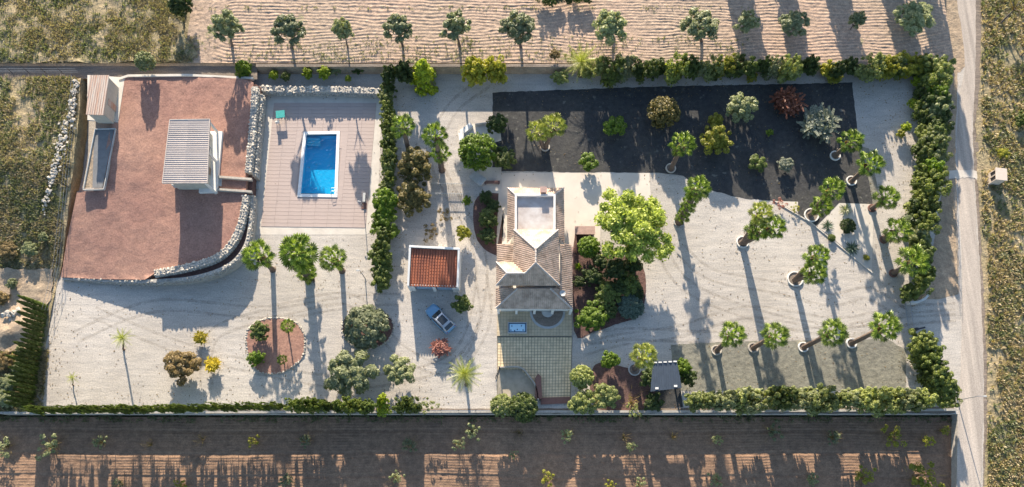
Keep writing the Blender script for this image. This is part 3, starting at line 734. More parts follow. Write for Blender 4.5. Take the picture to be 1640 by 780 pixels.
# west terrace strip beside the villa
sheet('side_terrace', [(797, 392), (812, 300), (803, 300), (803, 277), (800, 277), (795, 392)], .03, M['patio'])
# ---------------------------------------------------------------- south terrace
root = empty('villa_terrace', G(856, 570, 0)); tag(root, 'raised ochre and grey tiled terrace south of the villa with half round steps', 'terrace'); ro = root.location
ut = [G(797, 497, .35), G(916, 497, .35), G(916, 538, .35), G(796, 538, .35)]
MB().prism([(p.x-ro.x, p.y-ro.y) for p in ut], 0, .34).obj('upper_platform', M['grout'], root)
nu, nv = 24, 8
tl = MB()
for i in range(nu):
    for j in range(nv):
        q = [bil(ut, (i+e)/nu, (j+g)/nv) for e, g in ((.03, .03), (.97, .03), (.97, .97), (.03, .97))]
        tl.prism([(p.x-ro.x, p.y-ro.y) for p in q], .33, .352+rnd.uniform(-.002, .002))
tl.obj('upper_tiles', M['ytile'], root)['kind'] = 'stuff'
sc = G(877, 499, .4)-ro
for k, (rr_, z0, z1) in enumerate(((2.35, .353, .43), (2.05, .431, .5), (.8, .501, .62))):
    pts = [(sc.x+rr_*math.cos(a), sc.y+rr_*math.sin(a)) for a in [math.pi+math.pi*i/24 for i in range(25)]]
    MB().prism(pts, z0, z1).obj('round_step', M['greywhite'] if k != 1 else M['track'], root)
lt = [G(797, 540, .05), G(916, 540, .05), G(913, 638, .05), G(797, 641, .05)]
nu, nv = 24, 21; tl = MB()
for i in range(nu):
    for j in range(nv):
        q = [bil(lt, (i+e)/nu, (j+g)/nv) for e, g in ((.07, .07), (.93, .07), (.93, .93), (.07, .93))]
        c = q[0]; pxp = pix(c)
        if pxp[0] < 862 and pxp[1] > 592+max(0, (pxp[0]-834))*.95: continue
        tl.prism([(p.x-ro.x, p.y-ro.y) for p in q], .01, .075+rnd.uniform(-.006, .006))
tl.obj('lower_tiles', M['gtile'], root)['kind'] = 'stuff'
MB().prism([(p.x-ro.x, p.y-ro.y) for p in [G(796, 539.5), G(917, 539.5), G(914, 640), G(796, 643)]], 0, .03).obj('lower_bed', M['grout'], root)
q = [G(866, 637), G(913, 636), G(912, 646), G(866, 648)]
MB().prism([(p.x-ro.x, p.y-ro.y) for p in q], 0, .2).obj('step', M['brownstep'], root)
q = [G(797, 592), G(834, 592), G(848, 604), G(858, 618), G(861, 641), G(797, 642)]
MB().prism([(p.x-ro.x, p.y-ro.y) for p in q], .02, .06).obj('plain_paving', M['dtile'], root)
root2 = empty('garden_wall', G(834, 590)); tag(root2, 'low curved wall bending along the tiled terrace beside the round clipped bush', 'wall')
wp = curve([(800, 588), (833, 588), (848, 603), (858, 618), (862, 640)], 5); P = [G(*p, .9)-root2.location for p in wp]; mb = MB()
for a, b in zip(P[:-1], P[1:]): mb.bar(a-Vector((0, 0, .45)), b-Vector((0, 0, .45)), .14, .9)
mb.obj('wall_body', M['stonecore'], root2)
b = G(862, 618, 1.0)-root2.location
MB().prism([(b.x-.35, b.y-1.6), (b.x+.5, b.y-1.6), (b.x+.4, b.y+1.2), (b.x, b.y+1.6), (b.x-.35, b.y+1.1)], -.9+b.z-1, b.z-.1).obj('planter_end', M['brownstep'], root2)
root2 = empty('entrance_gate', G(801, 610)); tag(root2, 'dark iron gate standing open on the west side of the tiled terrace', 'gate')
MB().bar((-.1, 1.6, 0), (-.1, 1.6, 1.5), .14).obj('post', M['darkmetal'], root2)
for k in range(5): MB().bar((-.1-k*.12, 1.5-k*.32, .1), (-.1-k*.12, 1.5-k*.32, 1.35), .05).obj('bar', M['darkmetal'], root2)
for z in (1.38, .1): MB().bar((-.1, 1.5, z), (-.6, .2, z), .06).obj('rail', M['darkmetal'], root2)
# tub
root2 = empty('hot_tub', G(828.5, 526, .35)); tag(root2, 'rectangular pale blue tub with dark blue inner edge on the ochre terrace', 'hot tub')
def rim(w, h, t, z0, z1):
    m_ = MB()
    for s in (-1, 1): m_.box((s*(w-t)/2, 0, (z0+z1)/2), (t, h, z1-z0)); m_.box((0, s*(h-t)/2, (z0+z1)/2), (w-2*t-.004, t, z1-z0))
    return m_
rim(2.5, 1.45, .1, 0, .5).obj('shell', M['greywhite'], root2); rim(2.29, 1.24, .11, 0.01, .48).obj('liner', M['tubdark'], root2)
MB().box((0, 0, .22), (2.06, 1.01, .43)).obj('seat_moulding', M['tubblue'], root2)
for i, (x, y) in enumerate(((-.72, .22), (.55, .24), (-.85, -.33), (0, -.25), (.75, -.32), (-.35, -.42))): MB().tube([(x, y, .43), (x, y, .47)], .08, 8).obj('jet', M['tubdark'], root2)
# ---------------------------------------------------------------- red roofed outbuilding
root = empty('tiled_outbuilding', G(695, 440)); tag(root, 'small white outbuilding with bright red tiled roof and open south front', 'outbuilding'); ro = root.location
g = [v(657, 395, 3.2), v(735, 399, 3.2), v(733, 459.5, 2.7), v(654, 457, 2.7)]
ig = [v(659, 397.5, 3.15), v(732.5, 401, 3.15), v(731, 460.5, 2.62), v(655, 458, 2.62)]
tile_plane(ig, root, M['redtile'], sp=.36, course=.40, w=.27, hh=.1)
lr = lambda p: (p.x-ro.x, p.y-ro.y)
pm = MB()
for a, b, k in ((g[0], g[1], .0), (g[1], g[2], .003), (g[3], g[0], .006)):
    d = (b-a); d.z = 0; d.normalize(); nn = Vector((-d.y, d.x, 0))*.13; q = [a+nn-d*.1, b+nn+d*.1, b-nn+d*.1, a-nn-d*.1]
    pm.prism([lr(p) for p in q], [0]*4, [a.z+.22+k, b.z+.22+k, b.z+.22+k, a.z+.22+k])
pm.obj('wall', M['white'], root)
for fx, w_ in ((.06, .55), (.5, .4), (.93, .7)):
    p = g[3].lerp(g[2], fx); MB().box((p.x-ro.x, p.y-ro.y+.2, 1.25), (w_, .35, 2.5)).obj('pillar', M['white'], root, bevel=.01)
a, b = g[3]-ro, g[2]-ro; MB().bar(Vector((a.x, a.y+.2, 2.55)), Vector((b.x, b.y+.2, 2.55)), .3, .16).obj('lintel', M['white'], root)
for f0, f1 in ((.12, .45), (.55, .86)):  # slats added in the open bays, their bluish shade put into the colour
    a, b = g[3].lerp(g[2], f0)-ro, g[3].lerp(g[2], f1)-ro
    sh = MB()
    for k in range(9): z = .1+k*.27; sh.bar(Vector((a.x, a.y+.32, z+.12)), Vector((b.x, b.y+.32, z+.12)), .04, .25)
    sh.obj('bay_shade_slats', plain('bay_shade_blue', (.40, .52, .62), .5), root)
# ---------------------------------------------------------------- pavilion on the terrace
root = empty('ribbed_roof_pavilion', G(305, 250, 2.1)); tag(root, 'pavilion with grey ribbed roof on the red gravel terrace', 'pavilion'); ro = root.location
g = [v(272, 192, 5.6), v(336, 191, 5.6), v(332, 293, 5.5), v(260, 293, 5.5)]
tile_plane(g, root, M['ribroof'], sp=.30, course=3, w=.17, hh=.035, name='roof_ribs', down=(-1, 0, -.01))
fb = MB()
for a, b, k in ((g[0], g[1], 0), (g[1], g[2], .003), (g[2], g[3], .0), (g[3], g[0], .003)): fb.bar(a-ro-Vector((0, 0, .07+k)), b-ro-Vector((0, 0, .07+k)), .09, .26)
fb.obj('fascia', M['tiledark'], root)
w0 = [v(276, 204, 2.1), v(331, 204, 2.1), v(331, 303, 2.1), v(276, 303, 2.1)]
w0 = [ro+Vector((a.x-ro.x, a.y-ro.y, 0)) for a in (v(278, 200, 5.3), v(326, 200, 5.3), v(321, 287, 5.3), v(268, 287, 5.3))]
wm = MB(); wm.prism([lr(p) for p in w0], 0, 3.2); wm.obj('wall', M['shedw'], root)
p = w0[1].lerp(w0[2], .35)-ro; window(root, (p.x, p.y, 1.5), 1.6, 1.2, (1, 0, 0))
p = w0[1].lerp(w0[2], .7)-ro; MB().box((p.x+.02, p.y, 1.05), (.06, 1.0, 2.1)).obj('door', M['wood'], root)
for fy in (.04, .5, .97):
    p = g[1].lerp(g[2], fy)-ro; MB().box((p.x-.3, p.y+(.2 if fy < .1 else -.2 if fy > .9 else 0), 1.65), (.25, .25, 3.3)).obj('post', M['white'], root)
root = empty('patio_slab', G(348, 260, 2.1)); tag(root, 'raised cream paved slab along the east side of the ribbed roof pavilion', 'slab'); ro = root.location
q = [v(341, 211, 2.45), v(354, 211, 2.45), v(343, 307, 2.45), v(337, 308, 2.45)]
q = [v(330, 210, 2.5), v(356, 210, 2.5), v(347, 308, 2.5), v(318, 308, 2.5)]
MB().prism([lr(p) for p in q], -.2, .38).obj('slab_body', M['white'], root)
q = [v(274, 294, 3.1), v(330, 294, 3.1)]
root = empty('low_white_wall', Vector((q[0].x, q[0].y, 2.1))); tag(root, 'low white wall along the south side of the ribbed roof pavilion', 'wall')
MB().bar((0, 0, .45), q[1]-root.location-Vector((0, 0, .55)), .35, .9).obj('wall_body', M['greywhite'], root)
# ---------------------------------------------------------------- tool shed
root = empty('rusty_roofed_shed', G(160, 165, 2.1)); tag(root, 'long narrow shed with streaky rusty sheet roof in the north west corner', 'shed'); ro = root.location
g = [v(144, 122, 4.9), v(172, 122, 4.9), v(164, 181, 4.9), v(138, 180, 4.9)]
f = [Vector((p.x, p.y, 0)) for p in g]
MB().prism([lr(p) for p in f], 0, 2.6).obj('wall', M['shedw'], root)
cm = (g[0]+g[1])/2; 
tile_plane([p+(p-sum(g, Vector())/4).normalized()*.25+Vector((0, 0, -.12)) for p in g], root, M['rust'], sp=.3, course=9, w=.2, hh=.05, name='roof_sheets', down=(0, -1, -.01))
p = (g[1].lerp(g[2], .6))-ro; MB().box((p.x+.03, p.y, 1.0), (.06, .9, 2.0)).obj('door', M['rust'], root)
root = empty('walled_enclosure', G(162, 255, 2.0)); tag(root, 'walled yard with dark grey floor south of the rusty roofed shed', 'enclosure'); ro = root.location
q = [v(150, 205, 2.6), v(183, 204, 2.6), v(164, 301, 2.6), v(131, 302, 2.6)]
for i, nm in enumerate(('north', 'east', 'south', 'west')):
    a, b = q[i]-ro, q[(i+1) % 4]-ro; a.z = b.z = .15
    MB().bar(a, b, .1, .4-.006*i).obj('curb_wall', M['greywhite'] if i != 2 else M['concrete'], root)
fl = [v(151, 206, 2.12), v(183, 205, 2.12), v(164, 301, 2.12), v(146, 301, 2.12)]
MB().quad(*[(p.x-ro.x, p.y-ro.y, .12) for p in fl]).obj('floor', plain('shaded_yard_grey', (.20, .20, .20), .8, .25, 1.5), root)  # dark floor, the shade over the yard put into its grey
fl = [v(150, 206, 2.12), v(151, 206, 2.12), v(148, 300, 2.12), v(132, 301, 2.12)]
MB().quad(*[(p.x-ro.x, p.y-ro.y, .13) for p in fl]).obj('sand_strip', M['dirt'], root)
# ---------------------------------------------------------------- car
root = empty('parked_car', G(706, 512), math.atan2(492-530, -(686-727))+0.0); 
fw = (G(688, 492, .8)-G(726, 531, .8)); ang = math.atan2(fw.y, fw.x); root.rotation_euler = (0, 0, ang)
tag(root, 'light blue car with dark roof glass parked south of the red roofed outbuilding', 'car')
def loft(secs, name, mat, parent, smooth=True):   # secs: list of closed rings of equal length
    m_ = MB(); k = len(secs[0])
    for s in secs: m_.v += [tuple(p) for p in s]
    for i in range(len(secs)-1):
        for j in range(k): m_.f.append((i*k+j, i*k+(j+1) % k, (i+1)*k+(j+1) % k, (i+1)*k+j))
    m_.f += [tuple(range(k)), tuple(range((len(secs)-1)*k, len(secs)*k))]
    return m_.obj(name, mat, parent, smooth)
def csec(x, w, z0, z1, tw): return [(x, -w*.9, z0), (x, -w, z0+.12), (x, -w, z1-.25), (x, -w*tw, z1-.04), (x, -w*tw*.6, z1), (x, w*tw*.6, z1), (x, w*tw, z1-.04), (x, w, z1-.25), (x, w, z0+.12), (x, w*.9, z0)]
loft([csec(2.2, .62, .35, .72, .8), csec(2.1, .78, .25, .82, .85), csec(1.7, .88, .22, .92, .88), csec(.9, .92, .2, 1.02, .9), csec(0, .93, .2, 1.02, .92), csec(-1.5, .92, .2, 1.04, .92), csec(-2.05, .88, .25, 1.0, .9), csec(-2.18, .8, .35, .9, .9)], 'body', M['carblue'], root)
def cab(x, w, z): return [(x, -w, .95), (x, -w*.98, .97), (x, -w*.84, z-.03), (x, -w*.7, z), (x, w*.7, z), (x, w*.84, z-.03), (x, w*.98, .97), (x, w, .95)]
loft([cab(.95, .8, 1.0), cab(.25, .86, 1.47), cab(-.4, .87, 1.53), cab(-1.4, .85, 1.50), cab(-2.0, .8, 1.05)], 'cabin', M['silver'], root)
MB().quad((.9, -.66, 1.06), (.9, .66, 1.06), (.28, .6, 1.483), (.28, -.6, 1.483)).obj('windscreen', M['glass'], root)
MB().box((-.55, 0, 1.54), (1.15, .98, .03)).obj('roof_glass', M['glass'], root, bevel=.01)
MB().quad((-1.48, -.58, 1.49), (-1.48, .58, 1.49), (-1.95, .6, 1.13), (-1.95, -.6, 1.13)).obj('rear_window', M['glass'], root)
for s in (-1, 1):
    MB().quad((.75, s*.87, 1.04), (-1.75, s*.86, 1.06), (-1.35, s*.755, 1.45), (.2, s*.765, 1.43)).obj('side_window', M['glass'], root)
    MB().bar((.25, s*.66, 1.53), (-1.35, s*.66, 1.54), .05).obj('roof_rail', M['darkmetal'], root)
    MB().box((.7, s*1.0, 1.02), (.14, .2, .14)).obj('mirror', M['darkmetal'], root, bevel=.02)
    MB().box((2.1, s*.6, .7), (.12, .3, .14)).obj('headlight', M['lamplens'], root, bevel=.02)
    MB().box((-2.12, s*.68, .85), (.1, .22, .2)).obj('tail_light', M['redlamp'], root, bevel=.02)
    for x in (1.35, -1.35):
        w = MB().tube([(x, s*.70, .33), (x, s*.94, .33)], .33, 18).obj('wheel', M['tyre'], root)
        MB().tube([(x, s*.93, .33), (x, s*.955, .33)], .2, 12).obj('rim', M['silver'], w)
# ---------------------------------------------------------------- hut, carport, lamps, gate, small things
root = empty('roadside_hut', G(1588, 289)); fz = G(1590, 283, 2)-G(1586, 283, 2); root.rotation_euler = (0, 0, -.12)
tag(root, 'tiny cream utility hut with dark openings east of the road', 'hut')
hm = MB()
hm.box((0, .73, .95), (1.3, .12, 1.9)).box((0, -.73, .95), (1.3, .12, 1.9)).box((.6, 0, .95), (.12, 1.33, 1.9)).box((-.6, 0, .95), (.12, .14, 1.9)).box((-.6, 0, .35), (.1, 1.33, .7)).obj('wall', M['hutw'], root)
MB().box((0, 0, 1.95), (1.55, 1.8, .1)).obj('roof', M['hutw'], root, bevel=.01)
for s in (-1, 1): MB().box((-.56, s*.37, 1.25), (.05, .56, 1.05)).obj('door', M['darkmetal'], root)
MB().box((.0, 0, .03), (2.2, 2.4, .08)).obj('base', M['concrete'], root)
root = empty('carport', G(1066, 610)); tag(root, 'carport with slate blue sheet roof between two bushes near the south wall', 'carport'); ro = root.location
g = [v(1046, 579, 2.7), v(1084, 577, 2.7), v(1092, 621, 2.6), v(1042, 627, 2.6)]
tile_plane(g, root, M['slate'], sp=.3, course=9, w=.14, hh=.05, name='roof_sheets', down=(0, -1, -.05))
for p in g: MB().bar((p.x-ro.x+(.2 if p.x < ro.x else -.2), p.y-ro.y+(.2 if p.y < ro.y else -.2), 0), (p.x-ro.x+(.2 if p.x < ro.x else -.2), p.y-ro.y+(.2 if p.y < ro.y else -.2), p.z-.05), .12).obj('post', M['darkmetal'], root)
for k in range(5):
    p = g[0].lerp(g[1], .08+k*.21)-ro; MB().box((p.x, p.y-.15, p.z+.06), (.42, .16, .05)).obj('roof_clip', M['white'], root)
for fx in (.2, .8):
    p = g[3].lerp(g[2], fx)-ro; MB().box((p.x, p.y+.3, p.z+.08), (.4, .25, .06)).obj('roof_clip', M['white'], root)
def lamp(px, py, h, label, arm=(.5, 0)):
    r_ = empty('lamp_post', G(px, py)); tag(r_, label, 'lamp post')
    MB().tube([(0, 0, 0), (0, 0, h)], [.07, .045], 8).obj('pole', M['metal'], r_)
    MB().bar((0, 0, h), (arm[0], arm[1], h+.05), .06).obj('arm', M['metal'], r_); MB().box((arm[0], arm[1], h+.05), (.45, .2, .1)).obj('lamp_head', M['greywhite'], r_, bevel=.02)
lamp(585, 446, 3.2, 'slim lamp post west of the pool hedge above the oval shrub bed', (-.3, .1))
lamp(1533, 641, 3.9, 'grey lamp post leaning over the road at the south east corner', (.9, 0))
root = empty('sliding_gate', G(1450, 500)); tag(root, 'thin dark sliding gate across the entrance by the road', 'gate')
a, b = Vector((0, 2.6, 0)), Vector((0.1, -2.8, 0))

for z in (.15, 1.3): MB().bar(a+Vector((0, 0, z)), b+Vector((0, 0, z)), .06).obj('rail', M['metal'], root)
for k in range(28):
    p = a.lerp(b, (k+.5)/28); MB().bar(p+Vector((0, 0, .15)), p+Vector((0, 0, 1.3)), .03).obj('bar', M['metal'], root)
root = empty('gate_motor', G(1458, 531)); tag(root, 'dark gate post with motor housing beside the entrance', 'gate post')
MB().box((0, 0, .8), (.35, .35, 1.6)).obj('post', M['darkmetal'], root); MB().box((.7, .15, 1.1), (1.3, .22, .14), .25).obj('arm', M['darkmetal'], root)
root = empty('entrance_wall', G(1468, 483)); tag(root, 'short curved pale wall at the foot of the tall east hedge', 'wall'); ro = root.location
P = [G(*p, .5)-ro for p in curve([(1453, 485), (1466, 485), (1478, 480), (1484, 473)], 4)]; mb = MB()
for a, b in zip(P[:-1], P[1:]): mb.bar(a, b, .3, .9)
mb.obj('wall_body', M['white'], root)
# barbecue slab and L wall on the patio
root = empty('patio_counter', G(936, 370)); tag(root, 'pinkish slab counter on the cream patio north of the leafy bed', 'counter'); ro = root.location
q = [v(921, 362, .9), v(953, 362, .9), v(953, 375, .9), v(921, 375, .9)]
MB().prism([lr(p) for p in q], .7, .86).obj('top', M['pinkbrick'], root)
qq = [ro+(Vector((p.x, p.y, 0))-ro)*.88 for p in q]; MB().prism([lr(p) for p in qq], 0, .7).obj('base', M['brownstep'], root)
MB().bar((-1.25, -.6, .4), (-1.2, -3.3, .4), .12, .8).obj('side_wall', M['brownstep'], root)
# curved white bench
root = empty('curved_white_bench', G(745, 212)); tag(root, 'angular white masonry bench north of the round bright tree', 'bench'); ro = root.location
P = [G(*p, .6)-ro for p in ((755, 199), (738, 212), (740, 228))]; mb = MB()
for i, (a, b) in enumerate(zip(P[:-1], P[1:])): mb.bar(a-Vector((0, 0, .3)), b-Vector((0, 0, .3+.004*i)), .75, .55)
mb.obj('seat', M['white'], root); MB().bar(P[0]+Vector((.5, .1, -.35)), P[0]+Vector((3.6, .5, -.35)), .12, .5).obj('side_wall', M['greywhite'], root)
sheet('bench_patio', [(757, 198), (800, 195), (803, 225), (780, 232), (748, 230), (744, 214)], .03, M['concrete'])
sheet('entry_patio', [(770, 268), (803, 268), (803, 310), (776, 308), (766, 285)], .035, M['concrete'])
# steps up beside the bed
root = empty('corner_steps', G(765, 287)); tag(root, 'short diagonal flight of steps near the north west corner of the villa', 'steps'); 
for k in range(5): MB().box((k*.32-.6, -k*.3+.6, .08+.06*k), (.5, 1.3, .16+.12*k), -.75).obj('step', M['greywhite'], root)
root = empty('brown_lintel_bench', G(788, 294)); tag(root, 'dark brown slatted bench west of the cream patio', 'bench')
for k in range(3): MB().box((0, k*.16-.16, .45), (2.2, .12, .05)).obj('slat', M['brownstep'], root)
for s in (-.9, .9): MB().box((s, 0, .21), (.08, .4, .42)).obj('leg', M['darkmetal'], root)
# picket railings
for k, (yy, lab) in enumerate(((298, 'low picket railing crossing the path, the northern of the two'), (314, 'low picket railing crossing the path, the southern of the two'))):
    root = empty('picket_railing', G(690, yy)); tag(root, lab, 'railing', 'picket railings across the path'); ro = root.location
    a, b = G(692, yy-1)-ro, G(752, yy)-ro
    MB().bar(a+Vector((0, 0, .75)), b+Vector((0, 0, .75)), .06).obj('rail', M['greywhite'], root)
    for j in range(22): p = a.lerp(b, (j+.5)/22); MB().bar(p, p+Vector((0, 0, .85+.08*(j % 2))), .06).obj('picket', M['greywhite'], root)
# wire fences
def fence(label, path, h, step, mat='darkmetal', z=None):
    P = [G(*p) for p in path]; r_ = empty('wire_fence', P[0]); tag(r_, label, 'fence'); o_ = P[0]; wr = MB()
    for a, b in zip(P[:-1], P[1:]):
        m_ = max(1, round((b-a).length/step))
        for j in range(m_): p = a.lerp(b, j/m_)-o_; MB().bar(p, p+Vector((0, 0, h)), .06).obj('post', M[mat], r_)
        for q in (.3, .6, .95): wr.bar(a-o_+Vector((0, 0, h*q)), b-o_+Vector((0, 0, h*q)), .025)
    wr.obj('wire', M['metal'], r_)
fence('wire fence on thin posts along the west edge of the terrace and lower plot', [(126, 130, 2.05), (120, 215, 2.05), (108, 330, 1.4), (98, 425, .4), (88, 470, .1), (80, 500, 0)], 1.7, 2.6)
fence('wire fence with short posts along the south wall of the plot', [(90, 660, .3), (400, 659, .3), (790, 658, .3)], 1.0, 2.2, 'barkg')
fence('low wire fence along the left end of the farm track', [(-60, 117, 1.45), (128, 118, 1.45)], 1.2, 2.4)
fence('low railing along the west side of the road', [(1526, 300, 0), (1531, 400, 0), (1534, 490, 0)], .8, 3.2, 'greywhite')
# ---------------------------------------------------------------- foliage meshes
def leafquads(C, Nn, s, asp, rs):
    n = len(C); Nn = Nn/np.linalg.norm(Nn, axis=1, keepdims=True)
    a = rs.normal(size=(n, 3)); a -= Nn*(a*Nn).sum(1, keepdims=True); a /= np.linalg.norm(a, axis=1, keepdims=True); b = np.cross(Nn, a)
    s = np.asarray(s).reshape(-1, 1)*np.ones((n, 1)); a = a*s*asp; b = b*s
    V = np.stack([C-a, C-b*.9, C+a, C+b*.9], 1).reshape(-1, 3); F = np.arange(4*n).reshape(-1, 4); return V, F
def crown(name, kind, seed):
    rs = np.random.RandomState(seed); Vs = []; n0 = 0; Fs = []
    def add(C, Nn, s, asp):
        nonlocal n0
        V, F = leafquads(C, Nn, s, asp, rs); Vs.append(V); Fs.append(F+n0); n0 += len(V)
    def blob(c, r, n, s, asp=1.5, jit=.8, up=.3):
        d = rs.normal(size=(n, 3)); d /= np.linalg.norm(d, axis=1, keepdims=True); d[:, 2] = np.where(d[:, 2] < -.3, -d[:, 2], d[:, 2])
        rr = r*(rs.uniform(.5, 1.08, (n, 1))**.5); C = np.array(c)+d*rr
        add(C, d+rs.normal(size=(n, 3))*jit*.5+np.array([0, 0, up]), s*rs.uniform(.6, 1.3, n), asp)
    def dirs(m, lo=-.25):
        out = []
        for i in range(m):
            z = 1-(i+.5)/m*(1-lo); a = i*2.39996+rs.uniform(-.4, .4); q = math.sqrt(max(0, 1-z*z)); out.append(np.array([q*math.cos(a), q*math.sin(a), z]))
        return out
    if kind == 'olive':
        for d in dirs(42, -.3):
            k = rs.uniform(.4, .9); blob(d*k*np.array([1, 1, .75]), rs.uniform(.1, .24), 110, .036, 2.4)
        blob((0, 0, 0), .5, 300, .06, 1.8)
    elif kind == 'round':
        for d in dirs(90, -.35): blob(d*rs.uniform(.74, .86), rs.uniform(.1, .17), 48, .036, 1.6)
        blob((0, 0, 0), .75, 400, .09)
    elif kind == 'bush':
        for d in dirs(46, -.2):
            k = rs.uniform(.4, .9); blob(d*k, rs.uniform(.1, .24), 125, .035, 1.8)
        blob((0, 0, -.1), .6, 300, .09)
    elif kind == 'lumpy':
        for d in dirs(13, -.1): blob(d*rs.uniform(.6, .75), rs.uniform(.24, .32), 190, .05, 1.2, jit=.5)
        blob((0, 0, -.1), .55, 200, .09)
    elif kind == 'hedge':
        for i in range(46):
            x, y = rs.uniform(-.92, .92, 2); z = rs.uniform(.1, .9); blob((x, y, z), rs.uniform(.1, .24), 105, .032, 1.9)
        for i in range(6): x, y = rs.uniform(-.7, .7, 2); blob((x, y, rs.uniform(-.6, .1)), .5, 110, .1, 1.5)
    elif kind == 'sparse':
        for d in dirs(11, -.1):
            k = rs.uniform(.3, 1.0); blob(d*k*np.array([1, 1, .7]), rs.uniform(.1, .3), 45, .05, 1.8)
    elif kind == 'willow':
        for d in dirs(70, -.1):
            k = rs.uniform(.3, .88); c = d*k*np.array([1, 1, .7])+rs.normal(size=3)*.05; r_ = rs.uniform(.12, .24)
            n = 260; q = rs.normal(size=(n, 3)); q /= np.linalg.norm(q, axis=1, keepdims=True)
            C = c+q*r_*rs.uniform(.3, 1.1, (n, 1))*np.array([.8, .8, 1.3]); C[:, 2] -= .12*((C[:, 0]**2+C[:, 1]**2))
            add(C, q*.6+rs.normal(size=(n, 3))*.6, .019*rs.uniform(.7, 1.4, n), 2.6)
    elif kind == 'cone':
        for i in range(46):
            z = rs.uniform(-1, .95); rr = (1-(z+1)/2)**.8*.95+.06; a = rs.uniform(0, 6.28); blob((rr*.8*math.cos(a), rr*.8*math.sin(a), z), .17+.06*rs.rand(), 60, .05, 1.7)
        for z in np.linspace(-.9, .6, 7): blob((0, 0, z), (1-(z+1)/2)*.7+.05, 70, .1)
    elif kind == 'column':
        for i in range(30):
            z = -1+2*(i+.5)/30; rr = .62*(1-max(0, z)**2*.85); a = i*2.4; blob((rr*.5*math.cos(a), rr*.5*math.sin(a), z), rr*.75, 55, .09 if rr > .3 else .06, 1.6)
    elif kind == 'plume':                       # shrub of radiating feathery fronds
        for d in dirs(330, -.15):
            d = d+rs.normal(size=3)*.25; d /= np.linalg.norm(d); c0 = np.clip(rs.normal(size=3)*.3, -.42, .42)*np.array([1, 1, .7]); m = 12; t = np.linspace(.03, .44, m)[:, None]*rs.uniform(.75, 1.1)
            C = c0+d*t; C[:, 2] -= (t[:, 0]**2)*.25; side = np.cross(d, [0, 0, 1.]); side /= np.linalg.norm(side)+1e-6
            for sg in (-1, 1):
                D = side*sg*.7+d*.7; D = D/np.linalg.norm(D); ln = .09*(1.1-t); w = np.array([0, 0, 1.])
                P0 = C; P1 = C+D*ln+w*.02; bb = np.cross(D, w)*.026
                V = np.stack([P0-bb, P0+bb, P1+bb*.5, P1-bb*.5], 1).reshape(-1, 3); F = np.arange(len(V)).reshape(-1, 4); Vs.append(V); Fs.append(F+n0); n0 += len(V)
        blob((0, 0, -.1), .62, 900, .05)
    elif kind == 'spike':                       # rosette of stiff blades
        for d in dirs(44, .0):
            d = d+rs.normal(size=3)*.08; d /= np.linalg.norm(d); side = np.cross(d, [0, 0, 1.]); side /= np.linalg.norm(side)+1e-6; l = rs.uniform(.75, 1.05)
            pts = [d*.05, d*l*.45+np.array([0, 0, .02]), d*l-np.array([0, 0, .12*l])]; w = [.035, .06, .004]
            V = np.array([p+side*s*x for p, x in zip(pts, w) for s in (-1, 1)]); Vs.append(V); Fs.append(np.array([[0, 1, 3, 2], [2, 3, 5, 4]])+n0); n0 += 6
    elif kind == 'bare':
        for i in range(26):
            a = rs.uniform(0, 6.28); e = rs.uniform(.3, 1.3); d = np.array([math.cos(a)*math.cos(e), math.sin(a)*math.cos(e), math.sin(e)]); p = np.zeros(3)
            for s_ in range(4):
                q = p+(d+rs.normal(size=3)*.35)*.27; ax = q-p; sd_ = np.cross(ax, rs.normal(size=3)); sd_ /= np.linalg.norm(sd_); w = .022*(1-s_*.22)
                V = np.array([p-sd_*w, p+sd_*w, q+sd_*w*.7, q-sd_*w*.7]); Vs.append(V); Fs.append(np.array([[0, 1, 2, 3]])+n0); n0 += 4; p = q
    me = npmesh(name, np.concatenate(Vs), np.concatenate(Fs)); me.materials.append(L['mid']); return me
CR = {}
for kind, m in dict(olive=5, round=3, bush=8, lumpy=3, hedge=8, sparse=5, willow=1, cone=2, column=3, plume=3, spike=2, bare=2).items():
    CR[kind] = [crown('crown', kind, 100*i+len(kind)*7+ord(kind[0])) for i in range(m)]
def trunk_mesh(h, r0, lean=(0, 0), branches=4, spread=.9, seed=0):
    r = random.Random(seed); mb = MB(); top = Vector((lean[0], lean[1], h)); mid = Vector((lean[0]*.4+r.uniform(-.1, .1), lean[1]*.4, h*.5))
    mb.tube([(0, 0, -.1), (0, 0, .1), mid, top], [r0*1.35, r0, r0*.8, r0*.6], 8)
    for k in range(branches):
        a = k*6.28/branches+r.uniform(-.4, .4); d = Vector((math.cos(a)*spread, math.sin(a)*spread, spread*.9))
        mb.tube([top-Vector((0, 0, .05)), top+d*.5+Vector((0, 0, .05)), top+d], [r0*.5, r0*.35, r0*.12], 6)
    return mb.mesh('trunk', True)
